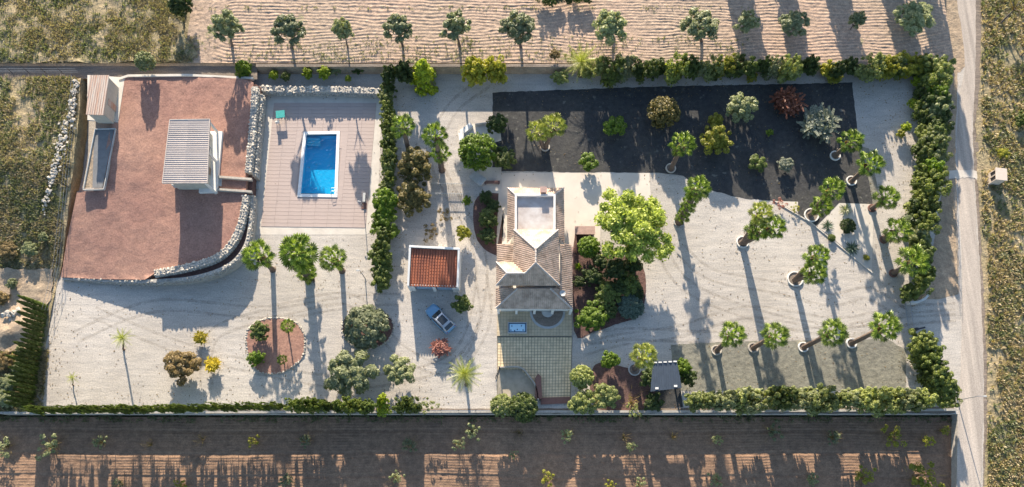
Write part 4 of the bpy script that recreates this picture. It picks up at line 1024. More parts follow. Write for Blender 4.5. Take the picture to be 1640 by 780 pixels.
def plant(name, kind, mat, px, py, rp, h, label, cat, group=None, z0=0., trunk=0, sx=1., sy=1., gx=None, gy=None, squash=None, bark='barkg'):
    """px,py: crown centre in the photo, rp its radius in px, h its top above z0"""
    if trunk: zc = z0+(h+trunk)/2; hz = (h-trunk)/2*1.1
    elif kind == 'spike' or kind == 'bare': zc = z0+.1; hz = h
    else: zc = z0+h*.5; hz = h*.5
    p = G(px, py, zc); r_ = rp*mpp(px, py, zc)
    if squash: hz = squash
    me = rnd.choice(CR[kind]); rz = rnd.uniform(0, 6.28) if sx == sy else rnd.choice((0, math.pi))
    sc = (r_*sx, r_*sy, hz)
    if trunk:
        b = Vector((p.x, p.y, z0)) if gx is None else G(gx, gy, z0)
        root = empty(name, b); tag(root, label, cat, group)
        link('trunk', trunk_mesh(max(trunk*1.05, .3), max(.09, r_*.085), (p.x-b.x, p.y-b.y), 5, r_*.55, rnd.randint(0, 99)), M[bark], root)
        link('crown', me, L[mat], root, p-b, (0, 0, rz), sc); return root
    o_ = link(name, me, L[mat], None, p, (0, 0, rz), sc); tag(o_, label, cat, group); return o_
ORD = 'first second third fourth fifth sixth seventh eighth ninth tenth eleventh twelfth thirteenth fourteenth fifteenth sixteenth seventeenth eighteenth nineteenth twentieth'.split()
def od(i):
    if i < 20: return ORD[i]
    t = {2: 'twenty', 3: 'thirty', 4: 'forty', 5: 'fifty'}[(i+1)//10]
    return t+'-'+ORD[(i+1) % 10-1] if (i+1) % 10 else {3: 'thirtieth', 4: 'fortieth', 5: 'fiftieth'}[(i+1)//10]
# ---------------------------------------------------------------- fan palms
def frondmesh(seed, dry=False):
    rs = random.Random(seed); V = []; F = []
    def q(*p): n = len(V); V.extend(p); F.append(tuple(range(n, n+len(p))))
    q((0, -.02, 0), (.5, -.012, .05), (.5, .012, .05), (0, .02, 0))
    c = Vector((.62, 0, .05)); m = 13
    for i in range(m):
        a = (i/(m-1)-.5)*R(250); l = .40*(1-.25*abs(i/(m-1)-.5)*2)*rs.uniform(.88, 1.05); w = R(250)/m*.5
        def pt(ang, r_, up): d = Vector((math.cos(ang), math.sin(ang), 0)); p = c+d*r_; p.z += up-(.30 if not dry else .6)*r_*r_*1.3; return tuple(p)
        n = len(V); V.extend([tuple(c), pt(a-w, l*.62, -.02), pt(a, l*.66, .035), pt(a+w, l*.62, -.02), pt(a+rs.uniform(-.04, .04), l, -.03)])
        F.extend([(n, n+1, n+2), (n, n+2, n+3), (n+1, n+4, n+2), (n+2, n+4, n+3)])
    me = bpy.data.meshes.new('frond'); me.from_pydata(V, [], F); me.materials.append(L['palm']); return me
def pinnatemesh(seed):
    rs = random.Random(seed); V = []; F = []; m = 13
    for i in range(m):
        t = .12+.88*i/(m-1); c = Vector((t, 0, .25*t-.45*t*t)); l = .2*(1.1-t*.75)
        for s in (-1, 1):
            n = len(V); e = c+Vector((l*.75, s*l, -.04)); V.extend([tuple(c-Vector((.018, 0, 0))), tuple(c+Vector((.018, 0, 0))), tuple(e)]); F.append((n, n+1, n+2))
    n = len(V); V.extend([(0, -.012, 0), (0, .012, 0), (.5, .012, .0125), (.5, -.012, .0125), (1, 0, -.2)]); F += [(n, n+1, n+2, n+3), (n+3, n+2, n+4)]
    me = bpy.data.meshes.new('frond'); me.from_pydata(V, [], F); me.materials.append(L['palm']); return me
FR = [frondmesh(i) for i in range(3)]; PN = [pinnatemesh(i) for i in range(2)]
def skirtmesh():
    mb = MB(); r = random.Random(5)
    for k in range(40):
        a = r.uniform(0, 6.28); d = Vector((math.cos(a), math.sin(a), 0)); s = Vector((-d.y, d.x, 0))*.07; z = r.uniform(-.1, .05)
        mb.quad(d*.1+s*.4+Vector((0, 0, z)), d*.34+s+Vector((0, 0, z-.25)), d*.38-s+Vector((0, 0, z-.55)), d*.1-s*.4+Vector((0, 0, z-.3)))
    me = mb.mesh('dry_skirt'); me.materials.append(L['dry']); return me
SK = skirtmesh()
NAD = (820, 782)
def palm(bx, by, cx, cy, rp, label, mat='palm', n=22, leafy=0, pin=False, h=None, z0=0, group='fan palms', cat='palm tree', r0=None):
    if h is None:
        k = math.dist((bx, by), (cx, cy))/math.dist((bx, by), NAD); h = H*k/(1+k)
    B = G(bx, by, z0); C = G(cx, cy, z0+h); r_ = rp*mpp(cx, cy, h)*1.18
    root = empty('fan_palm' if not pin else 'feather_palm', B); tag(root, label, cat, group)
    t = MB(); d = C-B; rt = r0 or .3; rr = random.Random(int(bx))
    pts = [Vector((0, 0, -.1)), Vector((0, 0, .25)), Vector((d.x*.3, d.y*.3, d.z*.33)), Vector((d.x*.68, d.y*.68, d.z*.68)), Vector((d.x, d.y, d.z-.05))]
    cc = [Vector(p) for p in curve([tuple(p) for p in pts], 4)]; m = len(cc)
    t.tube(cc, [rt*(1.7 if i < 3 else 1.15-.25*i/m)*(1+.1*(i % 2)) for i in range(m)], 9); t.obj('trunk', M['bark'], root)
    if not pin and h > 2: link('dry_skirt', SK, L['dry'], root, d-Vector((0, 0, .1)), (0, 0, rr.uniform(0, 6)), (r_*.8, r_*.8, r_*1.1))
    for i in range(n):
        f = i/(n-1); el = R(82-96*f**.7+rr.uniform(-6, 6)); az = i*2.39996+rr.uniform(-.15, .15); s = r_*(.72+.3*min(1, f*2))*rr.uniform(.92, 1.06)
        link('frond', rr.choice(PN if pin else FR), L[mat], root, d, (rr.uniform(-.35, .35), -el, az), (s, s, s))
    if leafy:
        for i in range(70):
            t = .12+.85*i/69; az = i*2.39996; s = leafy*rr.uniform(.8, 1.15)
            link('frond', rr.choice(FR), L[mat], root, d*t, (rr.uniform(-.35, .35), R(rr.uniform(-35, 20)), az), (s, s, s))
    return root
P_ = palm
P_(1074, 272, 1093, 232, 21, 'fan palm in a pale ring at the south edge of the dark garden')
P_(874, 236, 886, 203, 20, 'taller right hand palm of the pair in the dark garden', 'palmd')
P_(870, 237, 861, 211, 18, 'left hand palm of the pair in the dark garden', 'palmd')
P_(1337, 250, 1362, 227, 20, 'fan palm at the east end of the dark garden beside the silvery shrub')
P_(1363, 291, 1393, 263, 21, 'fan palm planted on the grey side path east of the dark garden')
P_(1396, 334, 1420, 317, 20, 'fan palm north west of the palm that leans toward the east hedge')
P_(1415, 383, 1436, 370, 22, 'fan palm with drooping dark fronds west of the east hedge')
P_(1430, 438, 1461, 420, 25, 'fan palm pushing its crown into the south end of the east hedge')
P_(1298, 343, 1332, 304, 20, 'taller palm of the two above the cactus bed')
P_(1297, 344, 1315, 331, 17, 'shorter palm of the two above the cactus bed')
P_(1188, 390, 1219, 342, 19, 'northern palm of the triple clump on the driveway', 'palmd')
P_(1190, 391, 1237, 365, 20, 'eastern palm of the triple clump on the driveway')
P_(1187, 390, 1213, 368, 19, 'western palm of the triple clump on the driveway')
P_(1087, 357, 1117, 302, 21, 'tall palm with green leaves all down its trunk, east of the feathery tree', leafy=1.15, r0=.42)
P_(1272, 448, 1308, 411, 20, 'northern palm of the forked pair in a white ring on the driveway')
P_(1273, 450, 1303, 437, 20, 'southern palm of the forked pair in a white ring on the driveway')
P_(1148, 561, 1173, 536, 21, 'first palm from the left in the row along the grey grit bed')
P_(1206, 557, 1241, 537, 21, 'second palm from the left in the row along the grey grit bed')
P_(1287, 556, 1333, 533, 22, 'third palm from the left in the row along the grey grit bed')
P_(1363, 550, 1416, 524, 24, 'fourth palm, nearest the gate, in the row along the grey grit bed')
P_(1016, 591, 1031, 570, 21, 'fan palm with golden green fronds beside the slate blue carport', 'palmd')
P_(655, 243, 645, 203, 19, 'bright fan palm directly north of the bronze feathery shrubs')
P_(707, 272, 697, 217, 20, 'taller palm of the two west of the round bright tree')
P_(708, 273, 706, 246, 16, 'shorter palm of the two west of the round bright tree')
P_(437, 432, 413, 410, 24, 'left palm of the three south of the pool deck')
P_(495, 447, 478, 404, 29, 'broad leafy middle palm of the three south of the pool deck', n=34, leafy=1.4, r0=.5)
P_(548, 434, 533, 415, 21, 'right palm of the three south of the pool deck')
P_(463, 536, 461, 522, 11, 'small young palm in the north east of the round red bed', h=2.0, n=22, r0=.08, group='young palms in the round bed')
P_(456, 583, 452, 576, 8, 'tiny young palm in the south east of the round red bed', h=1.2, n=18, r0=.06, group='young palms in the round bed')
P_(199, 560, 196, 541, 15, 'spindly yucca with long leaf spikes in the open south west gravel', 'palmd', n=26, pin=True, h=3.0, r0=.1, group='yuccas', cat='yucca')
P_(118, 617, 116, 605, 9, 'smallest yucca near the south west corner of the gravel', 'palmd', n=20, pin=True, h=2.0, r0=.06, group='yuccas', cat='yucca')
P_(747, 616, 744, 599, 24, 'large yucca with arching leaves south of the pink dry shrub', 'palmd', n=34, pin=True, h=2.8, r0=.16, group='yuccas', cat='yucca')
P_(930, 120, 931, 100, 26, 'feathery date palm rising from the north hedge above the dark garden', 'palmd', n=34, pin=True, h=2.4, group='yuccas and feather palms')
def pring(x, y, r, label, mat='stone', z=0.):
    k = mpp(x, y)*r*.84; c = G(x, y, z); root = empty('planting_ring', c); tag(root, label, 'ring')
    mb = MB(); n = 24
    for i in range(n):
        a0, a1 = 6.2832*i/n, 6.2832*(i+1)/n; q = []
        for a, rr_ in ((a0, k), (a1, k), (a1, k-.15), (a0, k-.15)): q.append((rr_*math.cos(a), rr_*math.sin(a)))
        mb.prism(q, -.05, .2)
    mb.obj('kerb', M[mat], root)
    MB().prism([((k-.16)*math.cos(6.2832*i/n), (k-.16)*math.sin(6.2832*i/n)) for i in range(n)], -.05, .1).obj('mulch', M['track'], root)
for x, y, r, l, mt in ((1074, 270, 10, 'pale ring kerb round the palm at the south edge of the dark garden', 'stone'), (873, 236, 9, 'pale ring kerb round the pair of palms in the dark garden', 'stone'), (1337, 250, 10, 'white ring kerb round the palm beside the silvery shrub', 'white'), (1363, 290, 10, 'white ring kerb round the palm on the grey side path', 'white'),
    (1396, 334, 8, 'small dark ring round the palm east of the cactus bed', 'brownstep'), (1299, 345, 14, 'broad white ring kerb round the two palms above the cactus bed', 'white'), (1189, 388, 12, 'white ring kerb round the triple palm clump on the driveway', 'white'), (1087, 356, 10, 'thin ring kerb round the triple palms east of the feathery tree', 'greywhite'),
    (1273, 447, 15, 'large white ring kerb round the forked palm pair on the driveway', 'white'), (1147, 561, 10, 'ring kerb of the first palm from the left in the grit bed row', 'stone'), (1206, 557, 10, 'ring kerb of the second palm from the left in the grit bed row', 'stone'), (1286, 556, 10, 'ring kerb of the third palm from the left in the grit bed row', 'white'), (1363, 550, 10, 'ring kerb of the fourth palm in the grit bed row, nearest the gate', 'white'),
    (1016, 592, 12, 'pale blue grey ring round the palm beside the slate blue carport', 'greywhite'), (1415, 384, 8, 'brown ring round the drooping palm west of the east hedge', 'brownstep'), (1430, 438, 8, 'brown ring round the palm at the south end of the east hedge', 'brownstep')):
    pring(x, y, r, l, mt)
# ---------------------------------------------------------------- olives on the ploughed field
OL = [(363, 42, 27, 372, 92), (462, 46, 27, 468, 94), (549, 48, 17, 557, 94), (638, 44, 24, 645, 92), (730, 42, 25, 736, 92), (829, 44, 27, 834, 94), (977, 44, 27, 983, 80), (1122, 42, 28, 1123, 84)]
for i, (x, y, r, bx, by) in enumerate(OL):
    plant('olive_tree', 'olive', 'olive2' if i in (2, 6) else 'olive', x, y, r*1.12, 5.9 if i < 6 else 5.4, f'{od(i)} olive tree from the left in the row on the ploughed field', 'olive tree', 'olive trees on the ploughed field', z0=NZ, trunk=2.0 if i < 6 else 1.4, gx=bx, gy=by-18)
for x, y, r, l in ((1197, 35, 20, 'small leafy olive right of the row of tall olives on the ploughed field'), (1270, 37, 24, 'pale bushy olive in the striped tree shadows on the ploughed field'), (1373, 32, 13, 'smallest olive bush toward the right of the ploughed field'), (1465, 28, 31, 'largest rightmost olive on the ploughed field near the road')):
    plant('olive_tree', 'olive', 'olive2', x, y, r*1.12, 3.3, l, 'olive tree', 'olive trees on the ploughed field', z0=NZ, trunk=.8)
# ---------------------------------------------------------------- single shrubs and trees of the garden
for a in (
 ('bush', 'lumpy', 'bright', 985, 203, 21, 2.4, 'bright green lumpy bush in the middle of the dark garden'),
 ('clipped_bush', 'round', 'bronze', 1063, 181, 29, 3.8, 'large round bronze green bush in the dark garden'),
 ('shrub', 'bush', 'olive2', 1187, 174, 27, 3.8, 'pale olive green round tree north east in the dark garden'),
 ('shrub', 'bush', 'yelgreen', 1147, 222, 30, 3.2, 'golden yellow green bush in the dark garden'),
 ('shrub', 'lumpy', 'yelgreen', 1145, 194, 14, 2.6, 'small golden bush touching the north side of the larger golden bush'),
 ('shrub', 'plume', 'copper', 1262, 163, 32, 3.2, 'copper red feathery shrub in the dark garden'),
 ('shrub', 'plume', 'silver', 1312, 197, 39, 3.2, 'big silvery plumed shrub in the dark garden'),
 ('bush', 'lumpy', 'bright', 942, 260, 18, 1.8, 'bright green ball bush on the south edge of the dark garden'),
 ('bush', 'lumpy', 'mid', 1213, 262, 17, 1.8, 'dark centred green bush near the south east of the dark garden'),
 ('bush', 'bush', 'silver', 1257, 264, 15, 1.4, 'small pale variegated bush near the south east of the dark garden'),
 ('bush', 'lumpy', 'bright', 1232, 213, 7, 1.2, 'tiny bright green ball bush below the copper shrub'),
 ('bush', 'bush', 'dark', 796, 200, 19, 3.4, 'dark green tree at the west end of the dark garden'),
 ('shrub', 'round', 'bright', 765, 244, 34, 4.8, 'round bright green tree north west of the villa'),
 ('shrub', 'bush', 'mid', 808, 254, 21, 2.4, 'mixed green bush beside the round bright tree at the patio corner'),
 ('shrub', 'bush', 'bright', 748, 322, 9, 1.4, 'small green bush directly south of the picket railings'),
 ('shrub', 'bush', 'yelgreen', 742, 373, 14, 2.2, 'yellow green young tree north east of the red roofed outbuilding'),
 ('shrub', 'bush', 'mid', 781, 349, 19, 2.0, 'green bush in the shaded bed west of the villa'),
 ('shrub', 'bush', 'dark', 778, 316, 12, 1.8, 'dark bush at the north end of the shaded bed west of the villa'),
 ('shrub', 'sparse', 'brown', 713, 344, 13, 1.0, 'sparse dry brown plant south of the picket railings'),
 ('shrub', 'sparse', 'brown', 689, 372, 17, 1.0, 'sparse brown plant north of the red roofed outbuilding'),
 ('shrub', 'bush', 'mid', 741, 488, 18, 2.4, 'green bush with a bright tip east of the parked car'),
 ('shrub', 'plume', 'pink', 706, 557, 19, 1.4, 'pink dry round shrub south of the parked car'),
 ('shrub', 'olive', 'olive2', 641, 594, 27, 3.2, 'pale feathery shrub south west of the pink dry shrub'),
 ('shrub', 'olive', 'olive', 560, 598, 43, 4.2, 'big grey green olive like tree south of the oval bed'),
 ('shrub', 'round', 'olive', 587, 524, 40, 3.0, 'large dense round shrub filling the oval stone ringed bed'),
 ('shrub', 'bush', 'brown', 292, 585, 32, 2.6, 'wide brownish green shrub on the south west gravel'),
 ('shrub', 'plume', 'yellow', 321, 541, 14, 1.4, 'bright yellow shrub north east of the brownish shrub'),
 ('shrub', 'plume', 'yellow', 340, 584, 16, 1.5, 'bright yellow shrub directly east of the brownish shrub'),
 ('shrub', 'bush', 'mid', 416, 531, 18, 1.8, 'green bush in the north west of the round red bed'),
 ('shrub', 'bush', 'bright', 411, 574, 15, 1.6, 'bright green bush in the south west of the round red bed'),
 ('shrub', 'bush', 'lime', 613, 640, 11, 2.6, 'lime green upright shrub behind the low south hedge'),
 ('shrub', 'lumpy', 'lime', 614, 655, 15, 1.8, 'lime green rounded shrub standing in the low south hedge'),
 ('shrub', 'bush', 'bronze', 665, 263, 34, 3.2, 'northern dark bronze green shrub beside the pool hedge'),
 ('shrub', 'bush', 'bronze', 661, 314, 33, 3.0, 'southern dark bronze green shrub beside the pool hedge'),
 ('shrub', 'round', 'bright', 943, 396, 20, 2.6, 'bright green round bush east of the villa by the slab counter'),
 ('shrub', 'bush', 'dark', 985, 431, 23, 3.4, 'very dark green tree directly south of the feathery tree'),
 ('shrub', 'bush', 'dark', 950, 442, 19, 2.2, 'dark green bush in the bed east of the villa'),
 ('shrub', 'bush', 'mid', 972, 470, 24, 2.2, 'mid green bush in the middle of the bed east of the villa'),
 ('shrub', 'bush', 'mid', 1008, 455, 22, 2.2, 'mid green bush on the east side of the bed east of the villa'),
 ('shrub', 'round', 'blue', 1010, 490, 24, 1.6, 'blue green low bush at the south east of the villa bed'),
 ('shrub', 'bush', 'bright', 945, 508, 28, 2.6, 'bright green large bush at the south end of the villa bed'),
 ('shrub', 'bush', 'dark', 928, 452, 12, 1.8, 'small dark bush against the east wall of the villa bed'),
 ('shrub', 'bush', 'dark', 960, 418, 16, 2.4, 'dark bush tucked behind the round bright bush by the slab counter'),
 ('shrub', 'bush', 'dark', 1012, 425, 18, 2.4, 'dark bush under the southern branches of the feathery tree'),
 ('shrub', 'bush', 'dark', 992, 462, 18, 2.0, 'dark bush between the mid green bushes of the villa bed'),
 ('shrub', 'bush', 'dark', 975, 500, 17, 1.8, 'dark bush between the large bright bush and the blue green bush'),
 ('shrub', 'bush', 'dark', 1020, 470, 14, 1.6, 'low dark bush on the east rim of the villa bed'),
 ('shrub', 'bush', 'dark', 790, 330, 14, 1.4, 'dark low shrub against the wall in the bed west of the villa'),
 ('shrub', 'bush', 'dark', 782, 378, 17, 1.3, 'dark low shrub at the south end of the bed west of the villa'),
 ('shrub', 'spike', 'bright', 926, 428, 9, 1.4, 'small spiky bright plant against the east side of the villa'),
 ('shrub', 'bush', 'bright', 977, 577, 17, 2.4, 'bright topped bush on the dark red bed south east of the villa'),
 ('shrub', 'bush', 'dark', 1040, 606, 18, 2.4, 'dark bush on the west side of the slate blue carport'),
 ('shrub', 'bush', 'bright', 1094, 590, 17, 3.0, 'bright topped bush on the east side of the slate blue carport'),
 ('shrub', 'bush', 'dark', 1101, 605, 16, 2.4, 'dark lower bush on the east side of the slate blue carport'),
 ('shrub', 'round', 'hedge2', 932, 604, 21, 3.0, 'pale green rounded bush at the south east corner of the tiled terrace'),
 ('shrub', 'bush', 'hedge2', 932, 645, 24, 3.0, 'pale green bush against the south wall east of the tiled terrace'),
 ('shrub', 'bush', 'hedge2', 970, 635, 26, 3.0, 'yellowish green bush south of the dark red bed'),
 ('shrub', 'bare', 'brown', 1010, 645, 26, 2.4, 'bare brown twiggy shrub against the south wall'),
 ('shrub', 'sparse', 'hedge2', 1015, 657, 13, 1.6, 'pale straggly shrub hanging over the south wall'),
 ('shrub', 'bush', 'dark', 1045, 645, 18, 2.0, 'dark shrub between the carport and the south wall'),
 ('clipped_bush', 'round', 'mid', 838, 652, 26, 2.8, 'dark clipped ball bush at the foot of the tiled terrace'),
 ('clipped_bush', 'round', 'hedge2', 804, 650, 21, 2.4, 'lighter clipped ball bush at the gate of the tiled terrace'),
 ('shrub', 'sparse', 'hedge2', 686, 650, 17, 1.8, 'pale sparse shrub at the east end of the low south hedge'),
 ('shrub', 'bush', 'lime', 1468, 132, 11, 1.8, 'lime green tuft at the north end beside the east hedge'),
 ('shrub', 'bush', 'lime', 1462, 167, 10, 1.8, 'lime green tuft second from the north beside the east hedge'),
 ('shrub', 'bush', 'lime', 1450, 205, 9, 1.8, 'lime yellow tuft third from the north beside the east hedge'),
 ('shrub', 'lumpy', 'yelgreen', 1442, 215, 8, 1.4, 'yellow green tuft touching the lime yellow tuft beside the east hedge'),
 ('agave', 'spike', 'blue', 1325, 362, 13, .9, 'blue green agave on the west side of the cactus bed'),
 ('cactus', 'round', 'dark', 1358, 362, 14, 1.3, 'dark round cactus in the middle of the cactus bed'),
 ('agave', 'spike', 'blue', 1364, 398, 16, .9, 'wide blue green agave in the south of the cactus bed'),
 ('cactus', 'round', 'mid', 1332, 381, 7, .6, 'small round green cactus below the western agave'),
 ('agave', 'spike', 'silver', 1353, 336, 13, .9, 'pale silvery agave in the north of the cactus bed'),
 ('shrub', 'bush', 'yelgreen', 1388, 413, 6, .6, 'small orange tinted shrub at the south tip of the cactus bed'),
 ('shrub', 'sparse', 'pink', 1249, 326, 11, 1.0, 'reddish flowering plant at the west tip of the cactus bed'),
 ('shrub', 'sparse', 'yelgreen', 1275, 334, 10, .8, 'orange flowering plant beside the reddish one in the cactus bed'),
 ('shrub', 'bush', 'brown', 888, 88, 10, 1.6, 'small yellowish bush on the field edge above the dark garden'),
 ('conifer', 'cone', 'lime', 677, 117, 26, 5.4, 'single bright yellow green cone conifer on the north boundary'),
 ('conifer', 'bush', 'yelgreen', 762, 117, 25, 6.4, 'left conifer of the large golden green pair on the north boundary'),
 ('conifer', 'bush', 'yelgreen', 794, 117, 23, 6.2, 'right conifer of the large golden green pair on the north boundary'),
 ('shrub', 'bush', 'bright', 390, 112, 16, 3.6, 'bright green bush at the north east corner of the red terrace'),
 ('shrub', 'round', 'olive2', 233, 100, 17, 3.4, 'round pale green bush on the farm track above the red terrace'),
 ('shrub', 'bush', 'lime', 438, 121, 9, 2.0, 'left lime bush of the touching pair above the pool wall'),
 ('shrub', 'bush', 'mid', 457, 123, 9, 2.0, 'right darker bush of the touching pair above the pool wall'),
 ('shrub', 'bush', 'lime', 493, 119, 10, 2.4, 'lime green oval bush above the pool wall'),
 ('shrub', 'bush', 'lime', 520, 117, 13, 2.6, 'tall lime green bush above the pool wall'),
 ('shrub', 'lumpy', 'lime', 558, 127, 6, 1.6, 'smallest lime green bush above the east part of the pool wall'),
 ('shrub', 'bush', 'olive', 536, 108, 16, 1.6, 'faint grey green bush behind the tall lime bush'),
 ('shrub', 'bush', 'dark', 572, 108, 15, 1.4, 'dark green bush on the field edge above the pool wall'),
 ('shrub', 'bush', 'dark', 625, 120, 16, 4.6, 'dark green shrub at the head of the pool hedge'),
 ('shrub', 'bush', 'dark', 648, 120, 18, 5.6, 'dark green shrub between the pool hedge and the cone conifer'),
 ('shrub', 'bush', 'hedge2', 896, 124, 15, 2.0, 'pale green bush below the field edge at the west of the north hedge'),
 ('shrub', 'round', 'dark', 290, 8, 21, 4.0, 'very dark tree at the top left where the meadow meets the ploughed field'),
 ('shrub', 'bush', 'mid', 1638, 192, 15, 2.0, 'green bush at the right edge of the photo east of the road'),
 ('shrub', 'bush', 'yelgreen', 1606, 245, 12, .9, 'low yellowish bush with a stone in it north of the roadside hut'),
): 
    x, y = a[3], a[4]; z0 = NZ if (y < 98 and x < 1515) or (y < 112 and x < 405) or a[7].startswith('round pale green bush on the farm') else 0
    plant(*a[:8], {'cactus': 'cactus', 'agave': 'agave', 'conifer': 'conifer'}.get(a[0], 'bush'), None, z0=z0)
plant('feathery_tree', 'willow', 'feather', 1013, 362, 72, 6.8, 'big feathery yellow green tree east of the villa', 'tree', trunk=2.2, gx=1008, gy=405, sy=1.0)
# ---------------------------------------------------------------- hedges
def along(pts, step):
    out = []; acc = 0
    for a, b in zip(pts[:-1], pts[1:]):
        L_ = math.dist(a, b); k = max(1, round(L_/step))
        for j in range(k): out.append((a[0]+(b[0]-a[0])*j/k, a[1]+(b[1]-a[1])*j/k))
    return out+[pts[-1]]
def hedge(pts, step, r, h, mats, lab, group, jit=2, kind=('hedge', 'bush'), z0=0, name='hedge_bush', sx=1., sy=1., hv=.15):
    q = along(pts, step)
    for i, (x, y) in enumerate(q):
        plant(name, rnd.choice(kind), rnd.choice(mats), x+rnd.uniform(-jit, jit), y+rnd.uniform(-jit, jit), r*rnd.uniform(.78, 1.18), h*rnd.uniform(1-hv, 1+hv), lab.format(od(i)), 'hedge bush', group, z0=z0, sx=sx*1.001, sy=sy)
hedge([(1500, 120), (1500, 180), (1494, 240), (1488, 300), (1477, 360), (1470, 410)], 15, 21, 3.8, ['hedge', 'hedge', 'bright', 'mid', 'hedge2', 'dark', 'olive2'], '{} bush from the north in the tall east hedge', 'tall hedge bushes along the road', jit=4)
hedge([(1480, 130), (1478, 240), (1472, 300), (1463, 360)], 24, 14, 2.6, ['mid', 'hedge'], '{} low bush from the north on the inner side of the east hedge', 'low bushes inside the east hedge', jit=3)
hedge([(1452, 470), (1470, 458), (1482, 440)], 17, 21, 3.2, ['hedge', 'mid'], '{} bush of the rounded southern end of the east hedge', 'bushes at the end of the east hedge')
hedge([(1476, 548), (1488, 575), (1500, 598), (1508, 618), (1510, 632)], 18, 22, 3.6, ['hedge', 'mid', 'hedge'], '{} bush from the gate in the thick south east corner hedge', 'bushes of the south east corner hedge', jit=4)
hedge([(1492, 610), (1480, 585)], 18, 20, 3.2, ['mid', 'hedge'], '{} bush behind the south east corner hedge facing the grit bed', 'bushes of the south east corner hedge', jit=3)
hedge([(945, 116), (1000, 113), (1080, 112), (1160, 110), (1260, 110), (1340, 110), (1385, 110)], 19, 15.5, 4.2, ['hedge', 'hedge2', 'mid', 'olive', 'hedge2', 'yelgreen', 'dark'], '{} bush from the left in the north hedge above the dark garden', 'bushes of the north hedge', jit=5, hv=.3)
hedge([(1402, 106), (1450, 105), (1500, 106)], 18, 20, 3.0, ['hedge', 'mid', 'yelgreen'], '{} bush from the left at the lower east end of the north hedge', 'bushes of the north hedge', jit=4)
hedge([(1020, 122), (1520, 118)], 62, 10, 2.0, ['mid', 'yelgreen', 'bright'], '{} small bush from the left at the foot of the north hedge', 'small bushes below the north hedge', jit=5)
hedge([(1112, 642), (1200, 640), (1290, 640), (1380, 641), (1475, 642)], 17, 18.5, 5.0, ['hedge', 'hedge2', 'mid', 'hedge2', 'olive', 'dark'], '{} bush from the left in the south hedge below the grit bed', 'bushes of the south hedge', jit=3)
hedge([(620, 142), (623, 200), (622, 260), (620, 300)], 13, 14, 2.8, ['hedge', 'mid', 'hedge2'], '{} bush from the north in the narrow part of the pool hedge', 'bushes of the narrow pool hedge', jit=2)
hedge([(618, 320), (614, 380), (610, 420), (612, 452)], 16, 20, 3.2, ['mid', 'hedge', 'bright'], '{} bush from the north in the wide south part of the pool hedge', 'bushes of the wide pool hedge', jit=2)
hedge([(62, 657), (250, 656), (450, 651)], 10, 5.8, 5.6, ['cyp', 'mid', 'cyp'], '{} slim bush from the left in the thin hedge along the south wall', 'slim bushes of the thin south hedge', jit=1, kind=('hedge',), sx=1.1, sy=.8, hv=.22)
hedge([(475, 650), (528, 650)], 15, 10.5, 5.4, ['cyp', 'mid'], '{} bush of the thicker clump in the south hedge below the round bed', 'clipped bushes of the south hedge', jit=1)
hedge([(544, 651), (590, 651)], 17, 11, 5.2, ['mid', 'cyp'], '{} clipped bush south of the big olive like tree', 'clipped bushes of the south hedge', jit=1)
hedge([(645, 650), (662, 649)], 14, 12, 5.2, ['cyp', 'mid'], '{} clipped bush directly east of the lime green shrub', 'clipped bushes of the south hedge', jit=1)
# slim cypresses on the west boundary
for i in range(22):
    t = i/21; bx, by = 76-23*t, 492+160*t; h = rnd.uniform(3.6, 5.4)*(1.0 if i not in (3, 12) else 1.25); b = G(bx, by, .05); r_ = .3
    root = empty('slim_cypress', b); tag(root, f'{od(i)} slim cypress from the north in the row along the west fence', 'cypress', 'slim cypresses along the west fence')
    link('trunk', MB().tube([(0, 0, 0), (0, 0, h*.5)], [.08, .04], 6).mesh('trunk'), M['barkg'], root)
    link('crown', rnd.choice(CR['column']), L['cyp'], root, (0, 0, h*.5+.1), (0, 0, rnd.uniform(0, 6)), (r_*1.5, r_*1.5, h*.5))
# scrub in the sandy south west corner
for i, (x, y, r) in enumerate(((8, 580, 18), (30, 590, 12), (14, 612, 16), (34, 628, 12), (8, 640, 18), (32, 560, 8), (4, 478, 14), (20, 455, 10), (48, 400, 14), (14, 402, 18), (70, 380, 9))):
    plant('scrub_bush', 'bush', 'brown' if i % 3 == 0 else 'olive', x, y, r, 1.3, f'{od(i)} low dry scrub bush in the rough ground west of the fence', 'bush', 'scrub bushes west of the fence', z0=zw(x, y)-.1)
# vines and saplings in the dark soil
VN = [(78, 715, 24, 2), (5, 715, 20, 2), (160, 708, 15, 1), (238, 712, 12, 0), (320, 703, 15, 0), (408, 707, 11, 3), (490, 705, 14, 1), (655, 712, 17, 1), (755, 692, 17, 2), (735, 711, 12, 2), (832, 692, 15, 0), (908, 697, 15, 2), (822, 728, 9, 2), (1000, 700, 15, 0), (1010, 715, 12, 2), (1080, 700, 15, 0), (1148, 704, 12, 2), (1240, 690, 18, 1), (1335, 700, 16, 1), (1430, 699, 20, 3), (1485, 706, 14, 3), (1512, 690, 11, 3), (1475, 766, 33, 3), (1385, 764, 21, 3), (1300, 768, 14, 2), (1147, 767, 15, 2), (1025, 776, 14, 2), (978, 778, 12, 3), (876, 766, 13, 3), (635, 766, 14, 2), (460, 770, 16, 1), (290, 776, 12, 3), (190, 776, 14, 1)]
VN = sorted([q for q in VN if q[1] < 740], key=lambda q: q[0])+sorted([q for q in VN if q[1] >= 740], key=lambda q: -q[0])
NU = len([q for q in VN if q[1] < 740])
